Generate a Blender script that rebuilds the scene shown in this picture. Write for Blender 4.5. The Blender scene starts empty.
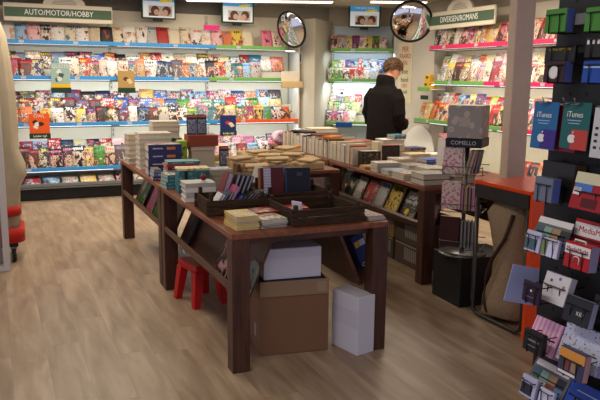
import bpy, math, random
from mathutils import Matrix, Vector, Euler
R = math.radians
SC = bpy.context.scene
COL = SC.collection

# ------------------------------------------------------------------ camera
cam_d = bpy.data.cameras.new('camera')
cam = bpy.data.objects.new('camera', cam_d); COL.objects.link(cam)
cam_d.sensor_width = 36.0
cam_d.lens = 689.97 / 600 * 36.0
cam_d.clip_start = 0.05
_p, _y, _r = R(10.152), R(23.806), R(0.608)
F = Vector((math.sin(_y)*math.cos(_p), math.cos(_y)*math.cos(_p), -math.sin(_p)))
rt = Vector((math.cos(_y), -math.sin(_y), 0)); up = rt.cross(F)
r2 = rt*math.cos(_r) + up*math.sin(_r); u2 = -rt*math.sin(_r) + up*math.cos(_r)
m = Matrix(((r2.x, u2.x, -F.x), (r2.y, u2.y, -F.y), (r2.z, u2.z, -F.z)))
cam.matrix_world = Matrix.Translation((0, 0, 1.5)) @ m.to_4x4()
SC.camera = cam

# ------------------------------------------------------------------ world, lights, exposure
w = bpy.data.worlds.new('world'); SC.world = w; w.use_nodes = True
w.node_tree.nodes['Background'].inputs[0].default_value = (0.78, 0.78, 1.0, 1)
w.node_tree.nodes['Background'].inputs[1].default_value = 0.78
SC.view_settings.view_transform = 'Standard'; SC.view_settings.look = 'None'
SC.view_settings.gamma = 1.0; SC.view_settings.exposure = 0.12
SC.cycles.use_denoising = True
SC.cycles.max_bounces = 6

def area(name, loc, rot, sx, sy, power, col):
    l = bpy.data.lights.new(name, 'AREA'); l.shape = 'RECTANGLE'; l.size = sx; l.size_y = sy
    l.energy = power; l.color = col
    o = bpy.data.objects.new(name, l); COL.objects.link(o); o.location = loc; o.rotation_euler = rot
    return o
WARM = (1.0, 0.86, 0.68); COOL = (0.82, 0.93, 1.0); NEUT = (1.0, 0.93, 0.82)
area('ceiling_light_back', (1.9, 7.6, 2.40), (0, 0, 0), 3.4, 0.3, 60, WARM)
area('ceiling_light_right', (4.0, 5.6, 2.40), (0, 0, 0), 0.3, 2.2, 46, WARM)
area('ceiling_light_middle', (0.4, 5.6, 2.40), (0, 0, 0), 0.3, 2.2, 26, WARM)
area('front_fill', (0.2, 2.0, 2.40), (0, 0, 0), 0.3, 1.6, 20, NEUT)  # unseen fill lamp without a fixture, added to brighten the foreground
# shelf lamps (strip lamps under the shelf fronts, shining back and down)
for z, pw in ((1.81, 5), (1.40, 11), (0.845, 8)):
    area('shelf_lamp', (1.98, 8.765, z), (R(35), 0, 0), 3.6, 0.03, pw, COOL)
for z, pw in ((1.81, 2), (1.40, 5.5)):
    area('shelf_lamp', (4.70, 8.585, z), (R(35), 0, R(-28)), 0.9, 0.03, pw, COOL)
for z, pw in ((1.81, 3.5), (1.39, 7), (0.91, 4)):
    area('shelf_lamp', (4.915, 5.6, z), (R(35), 0, R(-90)), 3.0, 0.03, pw, NEUT)

# ------------------------------------------------------------------ colours
def lin(c):
    return tuple(((v/255)/12.92 if v/255 <= 0.04045 else ((v/255+0.055)/1.055)**2.4) for v in c)
CN = {
 'white': (225,222,215), 'cream': (218,205,178), 'pale grey': (180,180,176), 'grey': (128,128,126), 'black': (28,26,28),
 'red': (178,46,42), 'dark red': (112,24,28), 'orange': (210,112,52), 'yellow': (216,186,72), 'pink': (222,120,150),
 'pale pink': (226,180,184), 'magenta': (168,60,110), 'purple': (104,56,130), 'navy': (34,44,92), 'blue': (48,96,176),
 'pale blue': (150,190,220), 'teal': (48,120,128), 'green': (76,142,58), 'dark green': (34,72,44), 'lime': (158,184,84),
 'brown': (104,70,46), 'tan': (176,148,108), 'beige': (196,180,148), 'terracotta': (156,74,50), 'gold': (190,150,60), 'charcoal': (52,52,56),
}
def C3(n): return lin(CN[n]) if isinstance(n, str) else lin(n)

# ------------------------------------------------------------------ materials
MATS = {}
def nodes(name):
    mt = bpy.data.materials.new(name); mt.use_nodes = True
    nt = mt.node_tree; b = nt.nodes['Principled BSDF']
    return mt, nt, b
def N(nt, t, **k):
    n = nt.nodes.new(t)
    for a, v in k.items(): setattr(n, a, v)
    return n
def L(nt, a, b): nt.links.new(a, b)
def mixc(nt, fac, a, b, blend='MIX'):
    n = N(nt, 'ShaderNodeMix', data_type='RGBA', blend_type=blend)
    for i, v in ((0, fac), (6, a), (7, b)):
        if hasattr(v, 'default_value') or isinstance(v, bpy.types.NodeSocket): L(nt, v, n.inputs[i])
        elif i == 0: n.inputs[0].default_value = v
        else: n.inputs[i].default_value = (*v[:3], 1)
    return n.outputs[2]
def mth(nt, op, a, b=0.0, c=None):
    n = N(nt, 'ShaderNodeMath', operation=op)
    for i, v in enumerate((a, b) if c is None else (a, b, c)):
        if isinstance(v, bpy.types.NodeSocket): L(nt, v, n.inputs[i])
        else: n.inputs[i].default_value = v
    return n.outputs[0]
def ramp(nt, fac, stops, const=False):
    n = N(nt, 'ShaderNodeValToRGB'); L(nt, fac, n.inputs[0])
    if const: n.color_ramp.interpolation = 'CONSTANT'
    e = n.color_ramp.elements
    while len(e) > 1: e.remove(e[-1])
    e[0].position = stops[0][0]; e[0].color = (*stops[0][1], 1)
    for p, c in stops[1:]:
        x = e.new(p); x.color = (*c, 1)
    return n.outputs[0]

def plain(name, col, rough=0.6, metal=0.0, noise=0.06, nscale=30, spec=0.3, emit=0.0, bump=0.0):
    if name in MATS: return MATS[name]
    mt, nt, b = nodes(name)
    c = C3(col)
    tc = N(nt, 'ShaderNodeTexCoord'); nz = N(nt, 'ShaderNodeTexNoise'); nz.inputs['Scale'].default_value = nscale
    L(nt, tc.outputs['Object'], nz.inputs['Vector'])
    out = mixc(nt, nz.outputs[0], tuple(v*(1-noise) for v in c), tuple(min(1, v*(1+noise)) for v in c))
    L(nt, out, b.inputs['Base Color'])
    b.inputs['Roughness'].default_value = rough; b.inputs['Metallic'].default_value = metal
    b.inputs['Specular IOR Level'].default_value = spec
    if emit:
        b.inputs['Emission Color'].default_value = (*c, 1); b.inputs['Emission Strength'].default_value = emit
    if bump:
        bp = N(nt, 'ShaderNodeBump'); bp.inputs['Strength'].default_value = bump; bp.inputs['Distance'].default_value = 0.01
        L(nt, nz.outputs[0], bp.inputs['Height']); L(nt, bp.outputs[0], b.inputs['Normal'])
    MATS[name] = mt; return mt

def wood(name, c1, c2, scale=(1, 14, 14), rough=0.45, spec=0.35):
    if name in MATS: return MATS[name]
    mt, nt, b = nodes(name)
    tc = N(nt, 'ShaderNodeTexCoord'); mp = N(nt, 'ShaderNodeMapping'); mp.inputs['Scale'].default_value = scale
    L(nt, tc.outputs['Object'], mp.inputs['Vector'])
    nz = N(nt, 'ShaderNodeTexNoise'); nz.inputs['Scale'].default_value = 4; nz.inputs['Detail'].default_value = 5
    nz.inputs['Distortion'].default_value = 0.6
    L(nt, mp.outputs[0], nz.inputs['Vector'])
    L(nt, ramp(nt, nz.outputs[0], [(0.3, C3(c1)), (0.7, C3(c2))]), b.inputs['Base Color'])
    b.inputs['Roughness'].default_value = rough; b.inputs['Specular IOR Level'].default_value = spec
    MATS[name] = mt; return mt

def floor_mat():
    mt, nt, b = nodes('vinyl_plank')
    tc = N(nt, 'ShaderNodeTexCoord')
    sp = N(nt, 'ShaderNodeSeparateXYZ'); L(nt, tc.outputs['Object'], sp.inputs[0])
    PW, PL = 0.18, 1.2
    col = mth(nt, 'FLOOR', mth(nt, 'DIVIDE', sp.outputs[0], PW))
    wn = N(nt, 'ShaderNodeTexWhiteNoise', noise_dimensions='1D'); L(nt, col, wn.inputs['W'])
    yy = mth(nt, 'ADD', mth(nt, 'DIVIDE', sp.outputs[1], PL), mth(nt, 'MULTIPLY', wn.outputs[0], 5.0))
    row = mth(nt, 'FLOOR', yy)
    cb = N(nt, 'ShaderNodeCombineXYZ'); L(nt, col, cb.inputs[0]); L(nt, row, cb.inputs[1])
    w2 = N(nt, 'ShaderNodeTexWhiteNoise', noise_dimensions='3D'); L(nt, cb.outputs[0], w2.inputs['Vector'])
    # grain, shifted per plank
    off = N(nt, 'ShaderNodeVectorMath', operation='SCALE'); L(nt, w2.outputs['Color'], off.inputs[0]); off.inputs['Scale'].default_value = 9.0
    ad = N(nt, 'ShaderNodeVectorMath', operation='ADD'); L(nt, tc.outputs['Object'], ad.inputs[0]); L(nt, off.outputs[0], ad.inputs[1])
    mp = N(nt, 'ShaderNodeMapping'); mp.inputs['Scale'].default_value = (9, 1.3, 1); L(nt, ad.outputs[0], mp.inputs['Vector'])
    nz = N(nt, 'ShaderNodeTexNoise'); nz.inputs['Scale'].default_value = 1.5; nz.inputs['Detail'].default_value = 6; nz.inputs['Distortion'].default_value = 0.5
    L(nt, mp.outputs[0], nz.inputs['Vector'])
    g = ramp(nt, nz.outputs[0], [(0.28, C3((136,113,90))), (0.5, C3((161,138,113))), (0.72, C3((182,160,136)))])
    tone = mth(nt, 'MULTIPLY_ADD', w2.outputs['Value'], 0.16, 0.88)
    sc = N(nt, 'ShaderNodeVectorMath', operation='SCALE'); L(nt, g, sc.inputs[0]); L(nt, tone, sc.inputs['Scale'])
    fx = mth(nt, 'FRACT', mth(nt, 'DIVIDE', sp.outputs[0], PW)); fy = mth(nt, 'FRACT', yy)
    gap = mth(nt, 'MAXIMUM', mth(nt, 'LESS_THAN', fx, 0.012), mth(nt, 'LESS_THAN', fy, 0.002))
    L(nt, mixc(nt, mth(nt, 'MULTIPLY', gap, 0.35), sc.outputs[0], C3((88,70,54))), b.inputs['Base Color'])
    b.inputs['Roughness'].default_value = 0.42; b.inputs['Specular IOR Level'].default_value = 0.4
    return mt

def cover_mat(v):
    """a printed cover: title letters, pictures and small text on the object's own colour"""
    nm = 'printed_cover_%d' % v
    if nm in MATS: return MATS[nm]
    calm = v >= 6; v0 = v; v = v % 6
    head = [(225,220,210), (176,40,38), (220,190,80), (40,38,42), (60,96,150), (200,90,130)][v]
    p1 = [(204,164,138), (70,54,48), (220,212,198), (160,66,52), (90,116,136), (226,186,160)][v]
    p2 = [(54,44,46), (206,176,150), (112,80,62), (226,212,150), (40,42,54), (120,140,96)][v]
    p3 = [(226,220,208), (54,44,44), (46,42,44), (214,206,196), (216,200,184), (60,50,54)][v]
    mt, nt, b = nodes(nm)
    uv = N(nt, 'ShaderNodeTexCoord'); sp = N(nt, 'ShaderNodeSeparateXYZ'); L(nt, uv.outputs['UV'], sp.inputs[0])
    U, V = sp.outputs[0], sp.outputs[1]
    oi = N(nt, 'ShaderNodeObjectInfo'); rnd = oi.outputs['Random']
    nz = N(nt, 'ShaderNodeTexNoise', noise_dimensions='4D'); nz.inputs['Scale'].default_value = 2.3; nz.inputs['Detail'].default_value = 2.5; nz.inputs['Roughness'].default_value = 0.55
    L(nt, uv.outputs['UV'], nz.inputs['Vector']); L(nt, mth(nt, 'MULTIPLY', rnd, 50.0), nz.inputs['W'])
    base = oi.outputs['Color']
    # picture: patches of tones by noise level
    e = N(nt, 'ShaderNodeMapRange'); L(nt, nz.outputs[0], e.inputs[0]); e.inputs[1].default_value = 0.32; e.inputs[2].default_value = 0.68
    pic = ramp(nt, e.outputs[0], [(0.0, C3(p2)), (0.20, C3(p1)), (0.36, C3(p3)), (0.44, C3(p1)), (0.52, (1, 0, 1)), (0.86, C3(p2)), (0.93, C3(p3))], const=True)
    if calm: pic = mixc(nt, 0.0, C3(p1), C3(p2))
    isb = mth(nt, 'MULTIPLY', mth(nt, 'GREATER_THAN', e.outputs[0], 0.52), mth(nt, 'LESS_THAN', e.outputs[0], 0.86))
    c = mixc(nt, mth(nt, 'LESS_THAN', e.outputs[0], 0.74) if calm else isb, pic, base)
    c = mixc(nt, mth(nt, 'GREATER_THAN', V, mth(nt, 'MULTIPLY_ADD', rnd, 0.2, 0.68)), c, base)
    # small print: short words in rows
    cb = N(nt, 'ShaderNodeCombineXYZ'); L(nt, mth(nt, 'FLOOR', mth(nt, 'MULTIPLY', U, 9.0)), cb.inputs[0]); L(nt, mth(nt, 'FLOOR', mth(nt, 'MULTIPLY', V, 15.0)), cb.inputs[1]); L(nt, rnd, cb.inputs[2])
    wn = N(nt, 'ShaderNodeTexWhiteNoise', noise_dimensions='3D'); L(nt, cb.outputs[0], wn.inputs['Vector'])
    word = mth(nt, 'MULTIPLY', mth(nt, 'GREATER_THAN', wn.outputs[0], 0.70), mth(nt, 'LESS_THAN', mth(nt, 'FRACT', mth(nt, 'MULTIPLY', V, 15.0)), 0.55))
    edge = mth(nt, 'GREATER_THAN', mth(nt, 'ABSOLUTE', mth(nt, 'SUBTRACT', U, 0.5)), 0.12)
    c = mixc(nt, mth(nt, 'MULTIPLY', mth(nt, 'MULTIPLY', word, edge), 0.4 if calm else 0.8), c, C3(head))
    # title
    inh = mth(nt, 'MULTIPLY', mth(nt, 'GREATER_THAN', V, 0.83), mth(nt, 'LESS_THAN', V, mth(nt, 'MULTIPLY_ADD', rnd, 0.05, 0.91)))
    let = mth(nt, 'LESS_THAN', mth(nt, 'FRACT', mth(nt, 'MULTIPLY_ADD', U, 7.0, mth(nt, 'MULTIPLY', nz.outputs[0], 2.5))), 0.66)
    inu = mth(nt, 'MULTIPLY', mth(nt, 'GREATER_THAN', U, mth(nt, 'MULTIPLY', rnd, 0.25)), mth(nt, 'LESS_THAN', U, mth(nt, 'MULTIPLY_ADD', mth(nt, 'FRACT', mth(nt, 'MULTIPLY', rnd, 7.0)), 0.45, 0.5)))
    c = mixc(nt, mth(nt, 'MULTIPLY', mth(nt, 'MULTIPLY', inh, let), inu), c, C3(head))
    sc_ = N(nt, 'ShaderNodeVectorMath', operation='MULTIPLY'); L(nt, c, sc_.inputs[0]); sc_.inputs[1].default_value = (0.80, 0.78, 0.76)
    L(nt, sc_.outputs[0], b.inputs['Base Color']); b.inputs['Roughness'].default_value = 0.4; b.inputs['Specular IOR Level'].default_value = 0.4
    MATS[nm] = mt; return mt

def objcol_mat():
    if 'board' in MATS: return MATS['board']
    mt, nt, b = nodes('book_board'); oi = N(nt, 'ShaderNodeObjectInfo')
    tc = N(nt, 'ShaderNodeTexCoord'); nz = N(nt, 'ShaderNodeTexNoise'); nz.inputs['Scale'].default_value = 14
    L(nt, tc.outputs['Object'], nz.inputs['Vector'])
    s = N(nt, 'ShaderNodeVectorMath', operation='SCALE'); L(nt, oi.outputs['Color'], s.inputs[0]); L(nt, mth(nt, 'MULTIPLY_ADD', nz.outputs[0], 0.5, 0.75), s.inputs['Scale'])
    L(nt, s.outputs[0], b.inputs['Base Color']); b.inputs['Roughness'].default_value = 0.4
    MATS['board'] = mt; return mt

def pages_mat():
    if 'pages' in MATS: return MATS['pages']
    mt, nt, b = nodes('paper_pages')
    tc = N(nt, 'ShaderNodeTexCoord'); mp = N(nt, 'ShaderNodeMapping'); mp.inputs['Scale'].default_value = (3, 3, 300)
    L(nt, tc.outputs['Object'], mp.inputs['Vector'])
    nz = N(nt, 'ShaderNodeTexNoise'); nz.inputs['Scale'].default_value = 1.0; L(nt, mp.outputs[0], nz.inputs['Vector'])
    L(nt, ramp(nt, nz.outputs[0], [(0.3, C3((176,166,146))), (0.7, C3((214,206,190)))]), b.inputs['Base Color'])
    b.inputs['Roughness'].default_value = 0.8
    MATS['pages'] = mt; return mt

def floral(name, bg, c1, c2, scale=9.0, th=0.52):
    if name in MATS: return MATS[name]
    mt, nt, b = nodes(name)
    tc = N(nt, 'ShaderNodeTexCoord')
    v = N(nt, 'ShaderNodeTexVoronoi'); v.inputs['Scale'].default_value = scale; L(nt, tc.outputs['Object'], v.inputs['Vector'])
    nz = N(nt, 'ShaderNodeTexNoise'); nz.inputs['Scale'].default_value = scale*1.7; L(nt, tc.outputs['Object'], nz.inputs['Vector'])
    c = mixc(nt, mth(nt, 'LESS_THAN', mth(nt, 'ADD', v.outputs['Distance'], mth(nt, 'MULTIPLY', nz.outputs[0], 0.35)), th), C3(bg), C3(c1))
    c = mixc(nt, mth(nt, 'GREATER_THAN', nz.outputs[0], 0.62), c, C3(c2))
    L(nt, c, b.inputs['Base Color']); b.inputs['Roughness'].default_value = 0.5
    MATS[name] = mt; return mt

def stripes(name, c1, c2, freq, axis=0, duty=0.5, rough=0.5):
    if name in MATS: return MATS[name]
    mt, nt, b = nodes(name)
    tc = N(nt, 'ShaderNodeTexCoord'); sp = N(nt, 'ShaderNodeSeparateXYZ'); L(nt, tc.outputs['Object'], sp.inputs[0])
    f = mth(nt, 'LESS_THAN', mth(nt, 'FRACT', mth(nt, 'MULTIPLY', sp.outputs[axis], freq)), duty)
    L(nt, mixc(nt, f, C3(c2), C3(c1)), b.inputs['Base Color']); b.inputs['Roughness'].default_value = rough
    MATS[name] = mt; return mt

def glow(name, col, s):
    if name in MATS: return MATS[name]
    mt, nt, b = nodes(name)
    b.inputs['Base Color'].default_value = (*C3(col), 1); b.inputs['Emission Color'].default_value = (*C3(col), 1); b.inputs['Emission Strength'].default_value = s
    MATS[name] = mt; return mt

# ------------------------------------------------------------------ mesh building
class MB:
    def __init__(s): s.v = []; s.f = []; s.mi = []; s.uv = []; s.sm = []
    def face(s, idx, mi=0, uv=None, smooth=False):
        s.f.append(tuple(idx)); s.mi.append(mi); s.uv.append(uv); s.sm.append(smooth)
    def box(s, c, d, mi=0, M=None, ch=0.0, fm=None):
        """box centre c, size d; ch = chamfer on all edges; fm = {'-y': material} for single faces"""
        hx, hy, hz = d[0]/2, d[1]/2, d[2]/2; ch = min(ch, hx*0.45, hy*0.45, hz*0.45)
        o = len(s.v); fm = fm or {}
        def P(x, y, z):
            p = Vector((c[0]+x, c[1]+y, c[2]+z)); s.v.append(tuple(M @ p if M else p))
        Q = [(0,0),(1,0),(1,1),(0,1)]
        if ch <= 0:
            for z in (-1, 1):
                for x, y in ((-1,-1),(1,-1),(1,1),(-1,1)): P(x*hx, y*hy, z*hz)
            for k, q in (('-z',(3,2,1,0)),('+z',(4,5,6,7)),('-y',(0,1,5,4)),('+x',(1,2,6,5)),('+y',(2,3,7,6)),('-x',(3,0,4,7))):
                s.face([o+i for i in q], fm.get(k, mi), Q)
            return s
        # three verts per corner
        idx = {}
        for X in (-1,1):
            for Y in (-1,1):
                for Z in (-1,1):
                    for a in range(3):
                        e = [X*(hx-ch), Y*(hy-ch), Z*(hz-ch)]; e[a] = (X*hx, Y*hy, Z*hz)[a]
                        idx[(X,Y,Z,a)] = len(s.v); P(*e)
        def q(k, a, vs):
            s.face([idx[(*v, a)] for v in vs], fm.get(k, mi), Q)
        q('-z',2,[(-1,1,-1),(1,1,-1),(1,-1,-1),(-1,-1,-1)]); q('+z',2,[(-1,-1,1),(1,-1,1),(1,1,1),(-1,1,1)])
        q('-y',1,[(-1,-1,-1),(1,-1,-1),(1,-1,1),(-1,-1,1)]); q('+x',0,[(1,-1,-1),(1,1,-1),(1,1,1),(1,-1,1)])
        q('+y',1,[(1,1,-1),(-1,1,-1),(-1,1,1),(1,1,1)]); q('-x',0,[(-1,1,-1),(-1,-1,-1),(-1,-1,1),(-1,1,1)])
        ax = [(1,2,0),(0,2,1),(0,1,2)]
        for a, b2, run in ax:
            for A in (-1,1):
                for B in (-1,1):
                    v0 = [0,0,0]; v0[a]=A; v0[b2]=B; v1 = list(v0); v0[run]=-1; v1[run]=1
                    s.face([idx[(*v0,a)], idx[(*v1,a)], idx[(*v1,b2)], idx[(*v0,b2)]], mi)
        for X in (-1,1):
            for Y in (-1,1):
                for Z in (-1,1): s.face([idx[(X,Y,Z,0)], idx[(X,Y,Z,1)], idx[(X,Y,Z,2)]], mi)
        return s
    def quad(s, pts, mi=0, uv=True):
        o = len(s.v); s.v += [tuple(p) for p in pts]
        s.face(range(o, o+len(pts)), mi, [(0,0),(1,0),(1,1),(0,1)] if uv and len(pts) == 4 else None); return s
    def prism(s, poly, z0, z1, mi=0, M=None, axis='z'):
        n = len(poly); o = len(s.v)
        for z in (z0, z1):
            for x, y in poly:
                p = {'z': (x, y, z), 'y': (x, z, y), 'x': (z, x, y)}[axis]
                s.v.append(tuple(M @ Vector(p) if M else p))
        s.face(list(range(o+n-1, o-1, -1)), mi); s.face(range(o+n, o+2*n), mi)
        for i in range(n):
            j = (i+1) % n; s.face([o+i, o+j, o+n+j, o+n+i], mi)
        return s
    def loft(s, rings, mi=0, cap=True, smooth=True):
        n = len(rings[0]); o = len(s.v)
        for r_ in rings: s.v += [tuple(p) for p in r_]
        for k in range(len(rings)-1):
            for i in range(n):
                j = (i+1) % n; s.face([o+k*n+i, o+k*n+j, o+(k+1)*n+j, o+(k+1)*n+i], mi, None, smooth)
        if cap:
            s.face([o+i for i in range(n-1, -1, -1)], mi); s.face([o+(len(rings)-1)*n+i for i in range(n)], mi)
        return s
    def tube(s, pts, r, mi=0, n=8, closed=False):
        pts = [Vector(p) for p in pts]; rings = []
        up_ = Vector((0, 0, 1))
        for i, p in enumerate(pts):
            a = pts[max(i-1, 0)]; b = pts[min(i+1, len(pts)-1)]; d = (b-a).normalized()
            x = d.cross(up_); x = d.cross(Vector((1, 0, 0))) if x.length < 0.05 else x
            x.normalize(); y = d.cross(x).normalized()
            rr = r[i] if isinstance(r, (list, tuple)) else r
            rings.append([p + x*rr*math.cos(2*math.pi*k/n) + y*rr*math.sin(2*math.pi*k/n) for k in range(n)])
        return s.loft(rings, mi)
    def lathe(s, prof, c=(0,0,0), n=24, mi=0, M=None):
        rings = []
        for r_, z in prof:
            ring = [Vector((c[0]+r_*math.cos(2*math.pi*k/n), c[1]+r_*math.sin(2*math.pi*k/n), c[2]+z)) for k in range(n)]
            rings.append([M @ p for p in ring] if M else ring)
        return s.loft(rings, mi)
    def mesh(s, name, mats):
        me = bpy.data.meshes.new(name); me.from_pydata(s.v, [], s.f)
        for mt in mats: me.materials.append(mt)
        me.polygons.foreach_set('material_index', s.mi); me.polygons.foreach_set('use_smooth', s.sm)
        ul = me.uv_layers.new(name='uv'); i = 0; buf = []
        for f, u in zip(s.f, s.uv):
            for k in range(len(f)): buf += list(u[k]) if u and k < len(u) else [0.5, 0.02]
        ul.data.foreach_set('uv', buf)
        me.update(); return me
    def build(s, name, mats, parent=None, loc=(0,0,0), rot=(0,0,0), **tags):
        if not isinstance(mats, (list, tuple)): mats = [mats]
        return link(name, s.mesh(name, mats), parent, loc, rot, **tags)

def link(name, me, parent=None, loc=(0,0,0), rot=(0,0,0), label=None, cat=None, group=None, kind=None, color=None):
    o = bpy.data.objects.new(name, me); COL.objects.link(o)
    o.location = loc; o.rotation_euler = rot
    if parent is not None: o.parent = parent
    if label: o['label'] = label
    if cat: o['category'] = cat
    if group: o['group'] = group
    if kind: o['kind'] = kind
    if color is not None: o.color = (*C3(color), 1)
    return o
def empty(name, loc, rotz, label, cat, group=None, rot=None):
    o = link(name, None, None, loc, rot or (0, 0, rotz), label, cat, group)
    o.empty_display_size = 0.1; return o
def text(name, s, size, mat, parent, loc, rot, align='CENTER', ext=0.0008, sx=1.0):
    cu = bpy.data.curves.new(name, 'FONT'); cu.body = s; cu.size = size; cu.extrude = ext
    cu.align_x = align; cu.align_y = 'CENTER'; cu.materials.append(mat); cu.resolution_u = 2
    tmp = bpy.data.objects.new('tmp', cu); COL.objects.link(tmp)
    dg = bpy.context.evaluated_depsgraph_get(); me = bpy.data.meshes.new_from_object(tmp.evaluated_get(dg))
    bpy.data.objects.remove(tmp)
    for v in me.vertices: v.co.x *= sx
    return link(name, me, parent, loc, rot)
UPR = (R(90), 0, 0)      # text standing up and facing -y

ORD = 'first second third fourth fifth sixth seventh eighth ninth tenth eleventh twelfth thirteenth fourteenth fifteenth sixteenth seventeenth eighteenth nineteenth twentieth twenty-first twenty-second twenty-third twenty-fourth twenty-fifth twenty-sixth twenty-seventh twenty-eighth twenty-ninth thirtieth'.split()

# ------------------------------------------------------------------ the room
WALLM = plain('wall_paint', (186,176,152), 0.8, nscale=3, noise=0.03)
WHITE = plain('white_paint', (214,210,200), 0.6)
CREAM = plain('cream_panel', (226,218,196), 0.6, noise=0.03)
FL = floor_mat()
MB().box((1.5, 3.8, -0.05), (9.0, 13.0, 0.1)).build('floor', FL, kind='structure')
MB().box((1.5, 3.8, 2.51), (9.0, 13.0, 0.1)).build('ceiling', plain('ceiling_paint', (196,188,170), 0.9, nscale=2, noise=0.03), kind='structure')
MB().box((1.25, 9.25, 1.23), (8.1, 0.1, 2.46)).build('wall_back', WALLM, kind='structure')
MB().box((5.37, 5.25, 1.23), (0.1, 8.1, 2.46)).build('wall_right', WALLM, kind='structure')
# shade on the upper wall above the shelving, put in as a darker board
MB().box((1.15, 9.17, 2.37), (3.5, 0.05, 0.18), ch=0.005).build('trim_1', plain('shaded_wall_band', (112,108,98), 0.6), kind='structure')
# corner post between the back wall and the alcove
MB().prism([(3.97, 8.56), (4.50, 9.10), (4.42, 9.199), (3.87, 9.199), (3.83, 8.98)], 0, 2.26).build('column', [plain('post_paint', (196,190,172), 0.55)], label='pale grey corner column between back wall shelves and puzzle booklet alcove', cat='column')
# diagonal wall behind the alcove
MB().prism([(4.45, 9.13), (5.32, 8.67), (5.32, 8.74), (4.52, 9.199)], 0, 2.46).build('wall_diagonal', WALLM, kind='structure')
# white side panel with a bright edge
o = MB().box((5.20, 7.92, 1.12), (0.20, 0.98, 2.24), ch=0.004).build('trim_2', plain('side_panel_paint', (206,200,186), 0.55), kind='structure')
# pillar
MB().box((0, 0, 1.229), (0.135, 0.135, 2.458), ch=0.006).build('column', plain('pillar_paint', (214,192,172), 0.5), loc=(3.415, 3.93, 0), rot=(0,0,R(-18)), label='slim beige square pillar behind the orange counter', cat='pillar')
# ceiling luminaires
GLW = glow('lamp_diffuser', (255,244,222), 2.6); LFR = plain('lamp_housing', (220,216,206), 0.4)
for i, (x, y, sx, sy, lb) in enumerate(((3.17, 8.52, 1.85, 0.14, 'slim slanting ceiling light near the corner column'), (4.75, 7.75, 0.7, 0.14, 'short ceiling light near the puzzle booklet alcove'), (1.9, 7.6, 3.4, 0.3, 'long wide ceiling light before the back wall shelving'),
        (4.0, 5.6, 0.22, 2.2, 'ceiling light running along the right shelving'), (0.4, 5.6, 0.22, 2.2, 'ceiling light over the open floor beside the book tables'))):
    t = empty('ceiling_light', (x, y, 2.46), R(-22) if i < 2 else 0, lb, 'ceiling light', 'ceiling lights')
    MB().box((0, 0, -0.012), (sx+0.03, sy+0.03, 0.024), ch=0.004).build('housing', LFR, t)
    MB().box((0, 0, -0.029), (sx, sy, 0.01), ch=0.003).build('diffuser', GLW, t)

# ------------------------------------------------------------------ magazines
PG = pages_mat()
_mag = {}
def mag_mesh(wd, h, t, v, bow=0.006):
    k = (round(wd, 3), round(h, 3), round(t, 3), v)
    if k in _mag: return _mag[k]
    m_ = MB(); nx, nz = 4, 4
    def P(i, j, back):
        x = wd*(i/nx-0.5); z = h*j/nz
        y = -bow*math.sin(math.pi*i/nx) + bow*1.5*(j/nz)**2 + (t/2 if back else -t/2)
        return (x, y, z)
    base = {}
    for back in (0, 1):
        for j in range(nz+1):
            for i in range(nx+1): base[(i,j,back)] = len(m_.v); m_.v.append(P(i,j,back))
    for j in range(nz):
        for i in range(nx):
            m_.face([base[(i,j,0)], base[(i+1,j,0)], base[(i+1,j+1,0)], base[(i,j+1,0)]], 0, [(i/nx,j/nz),((i+1)/nx,j/nz),((i+1)/nx,(j+1)/nz),(i/nx,(j+1)/nz)], True)
            m_.face([base[(i+1,j,1)], base[(i,j,1)], base[(i,j+1,1)], base[(i+1,j+1,1)]], 0, None, True)
        m_.face([base[(0,j,1)], base[(0,j,0)], base[(0,j+1,0)], base[(0,j+1,1)]], 0)
        m_.face([base[(nx,j,0)], base[(nx,j,1)], base[(nx,j+1,1)], base[(nx,j+1,0)]], 1)
    for i in range(nx):
        m_.face([base[(i,0,1)], base[(i+1,0,1)], base[(i+1,0,0)], base[(i,0,0)]], 1)
        m_.face([base[(i,nz,0)], base[(i+1,nz,0)], base[(i+1,nz,1)], base[(i,nz,1)]], 1)
    _mag[k] = m_.mesh('magazine', [cover_mat(v), PG]); return _mag[k]

class Frame:
    """a wall run: local x along the wall, local -y into the room"""
    def __init__(s, ox, oy, rz): s.o = (ox, oy); s.rz = rz
    def p(s, x, y, z=0.0):
        c, sn = math.cos(s.rz), math.sin(s.rz)
        return (s.o[0]+x*c-y*sn, s.o[1]+x*sn+y*c, z)

def mag_row(fr, name, s0, step, cols, z, back, wd, h, tilt, where, cat, group, rng, t=0.006, vs=None, jit=0.012, start=1, skip=()):
    for i, c in enumerate(cols):
        if c is None or i in skip: continue
        v = (vs[i % len(vs)] if vs else rng.randrange(6))
        hh = h + rng.choice((-0.02, -0.01, 0, 0.01)); ww = wd + rng.choice((-0.012, 0, 0.0))
        x = s0 + i*step + rng.uniform(-jit, jit)
        loc = fr.p(x, back, z)
        lb = '%s %s, %s from left %s' % (c, name.replace('_', ' '), ORD[i+start-1], where)
        o = link(name, mag_mesh(ww, hh, t, v), None, loc, (R(-tilt-rng.uniform(-2, 2)), R(rng.uniform(-1.0, 1.0)), fr.rz + R(3.2)), lb, cat, group, color=c)

def shade(c, rng): return c

def pick(rng, pal, n): return [rng.choice(pal) for _ in range(n)]

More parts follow.
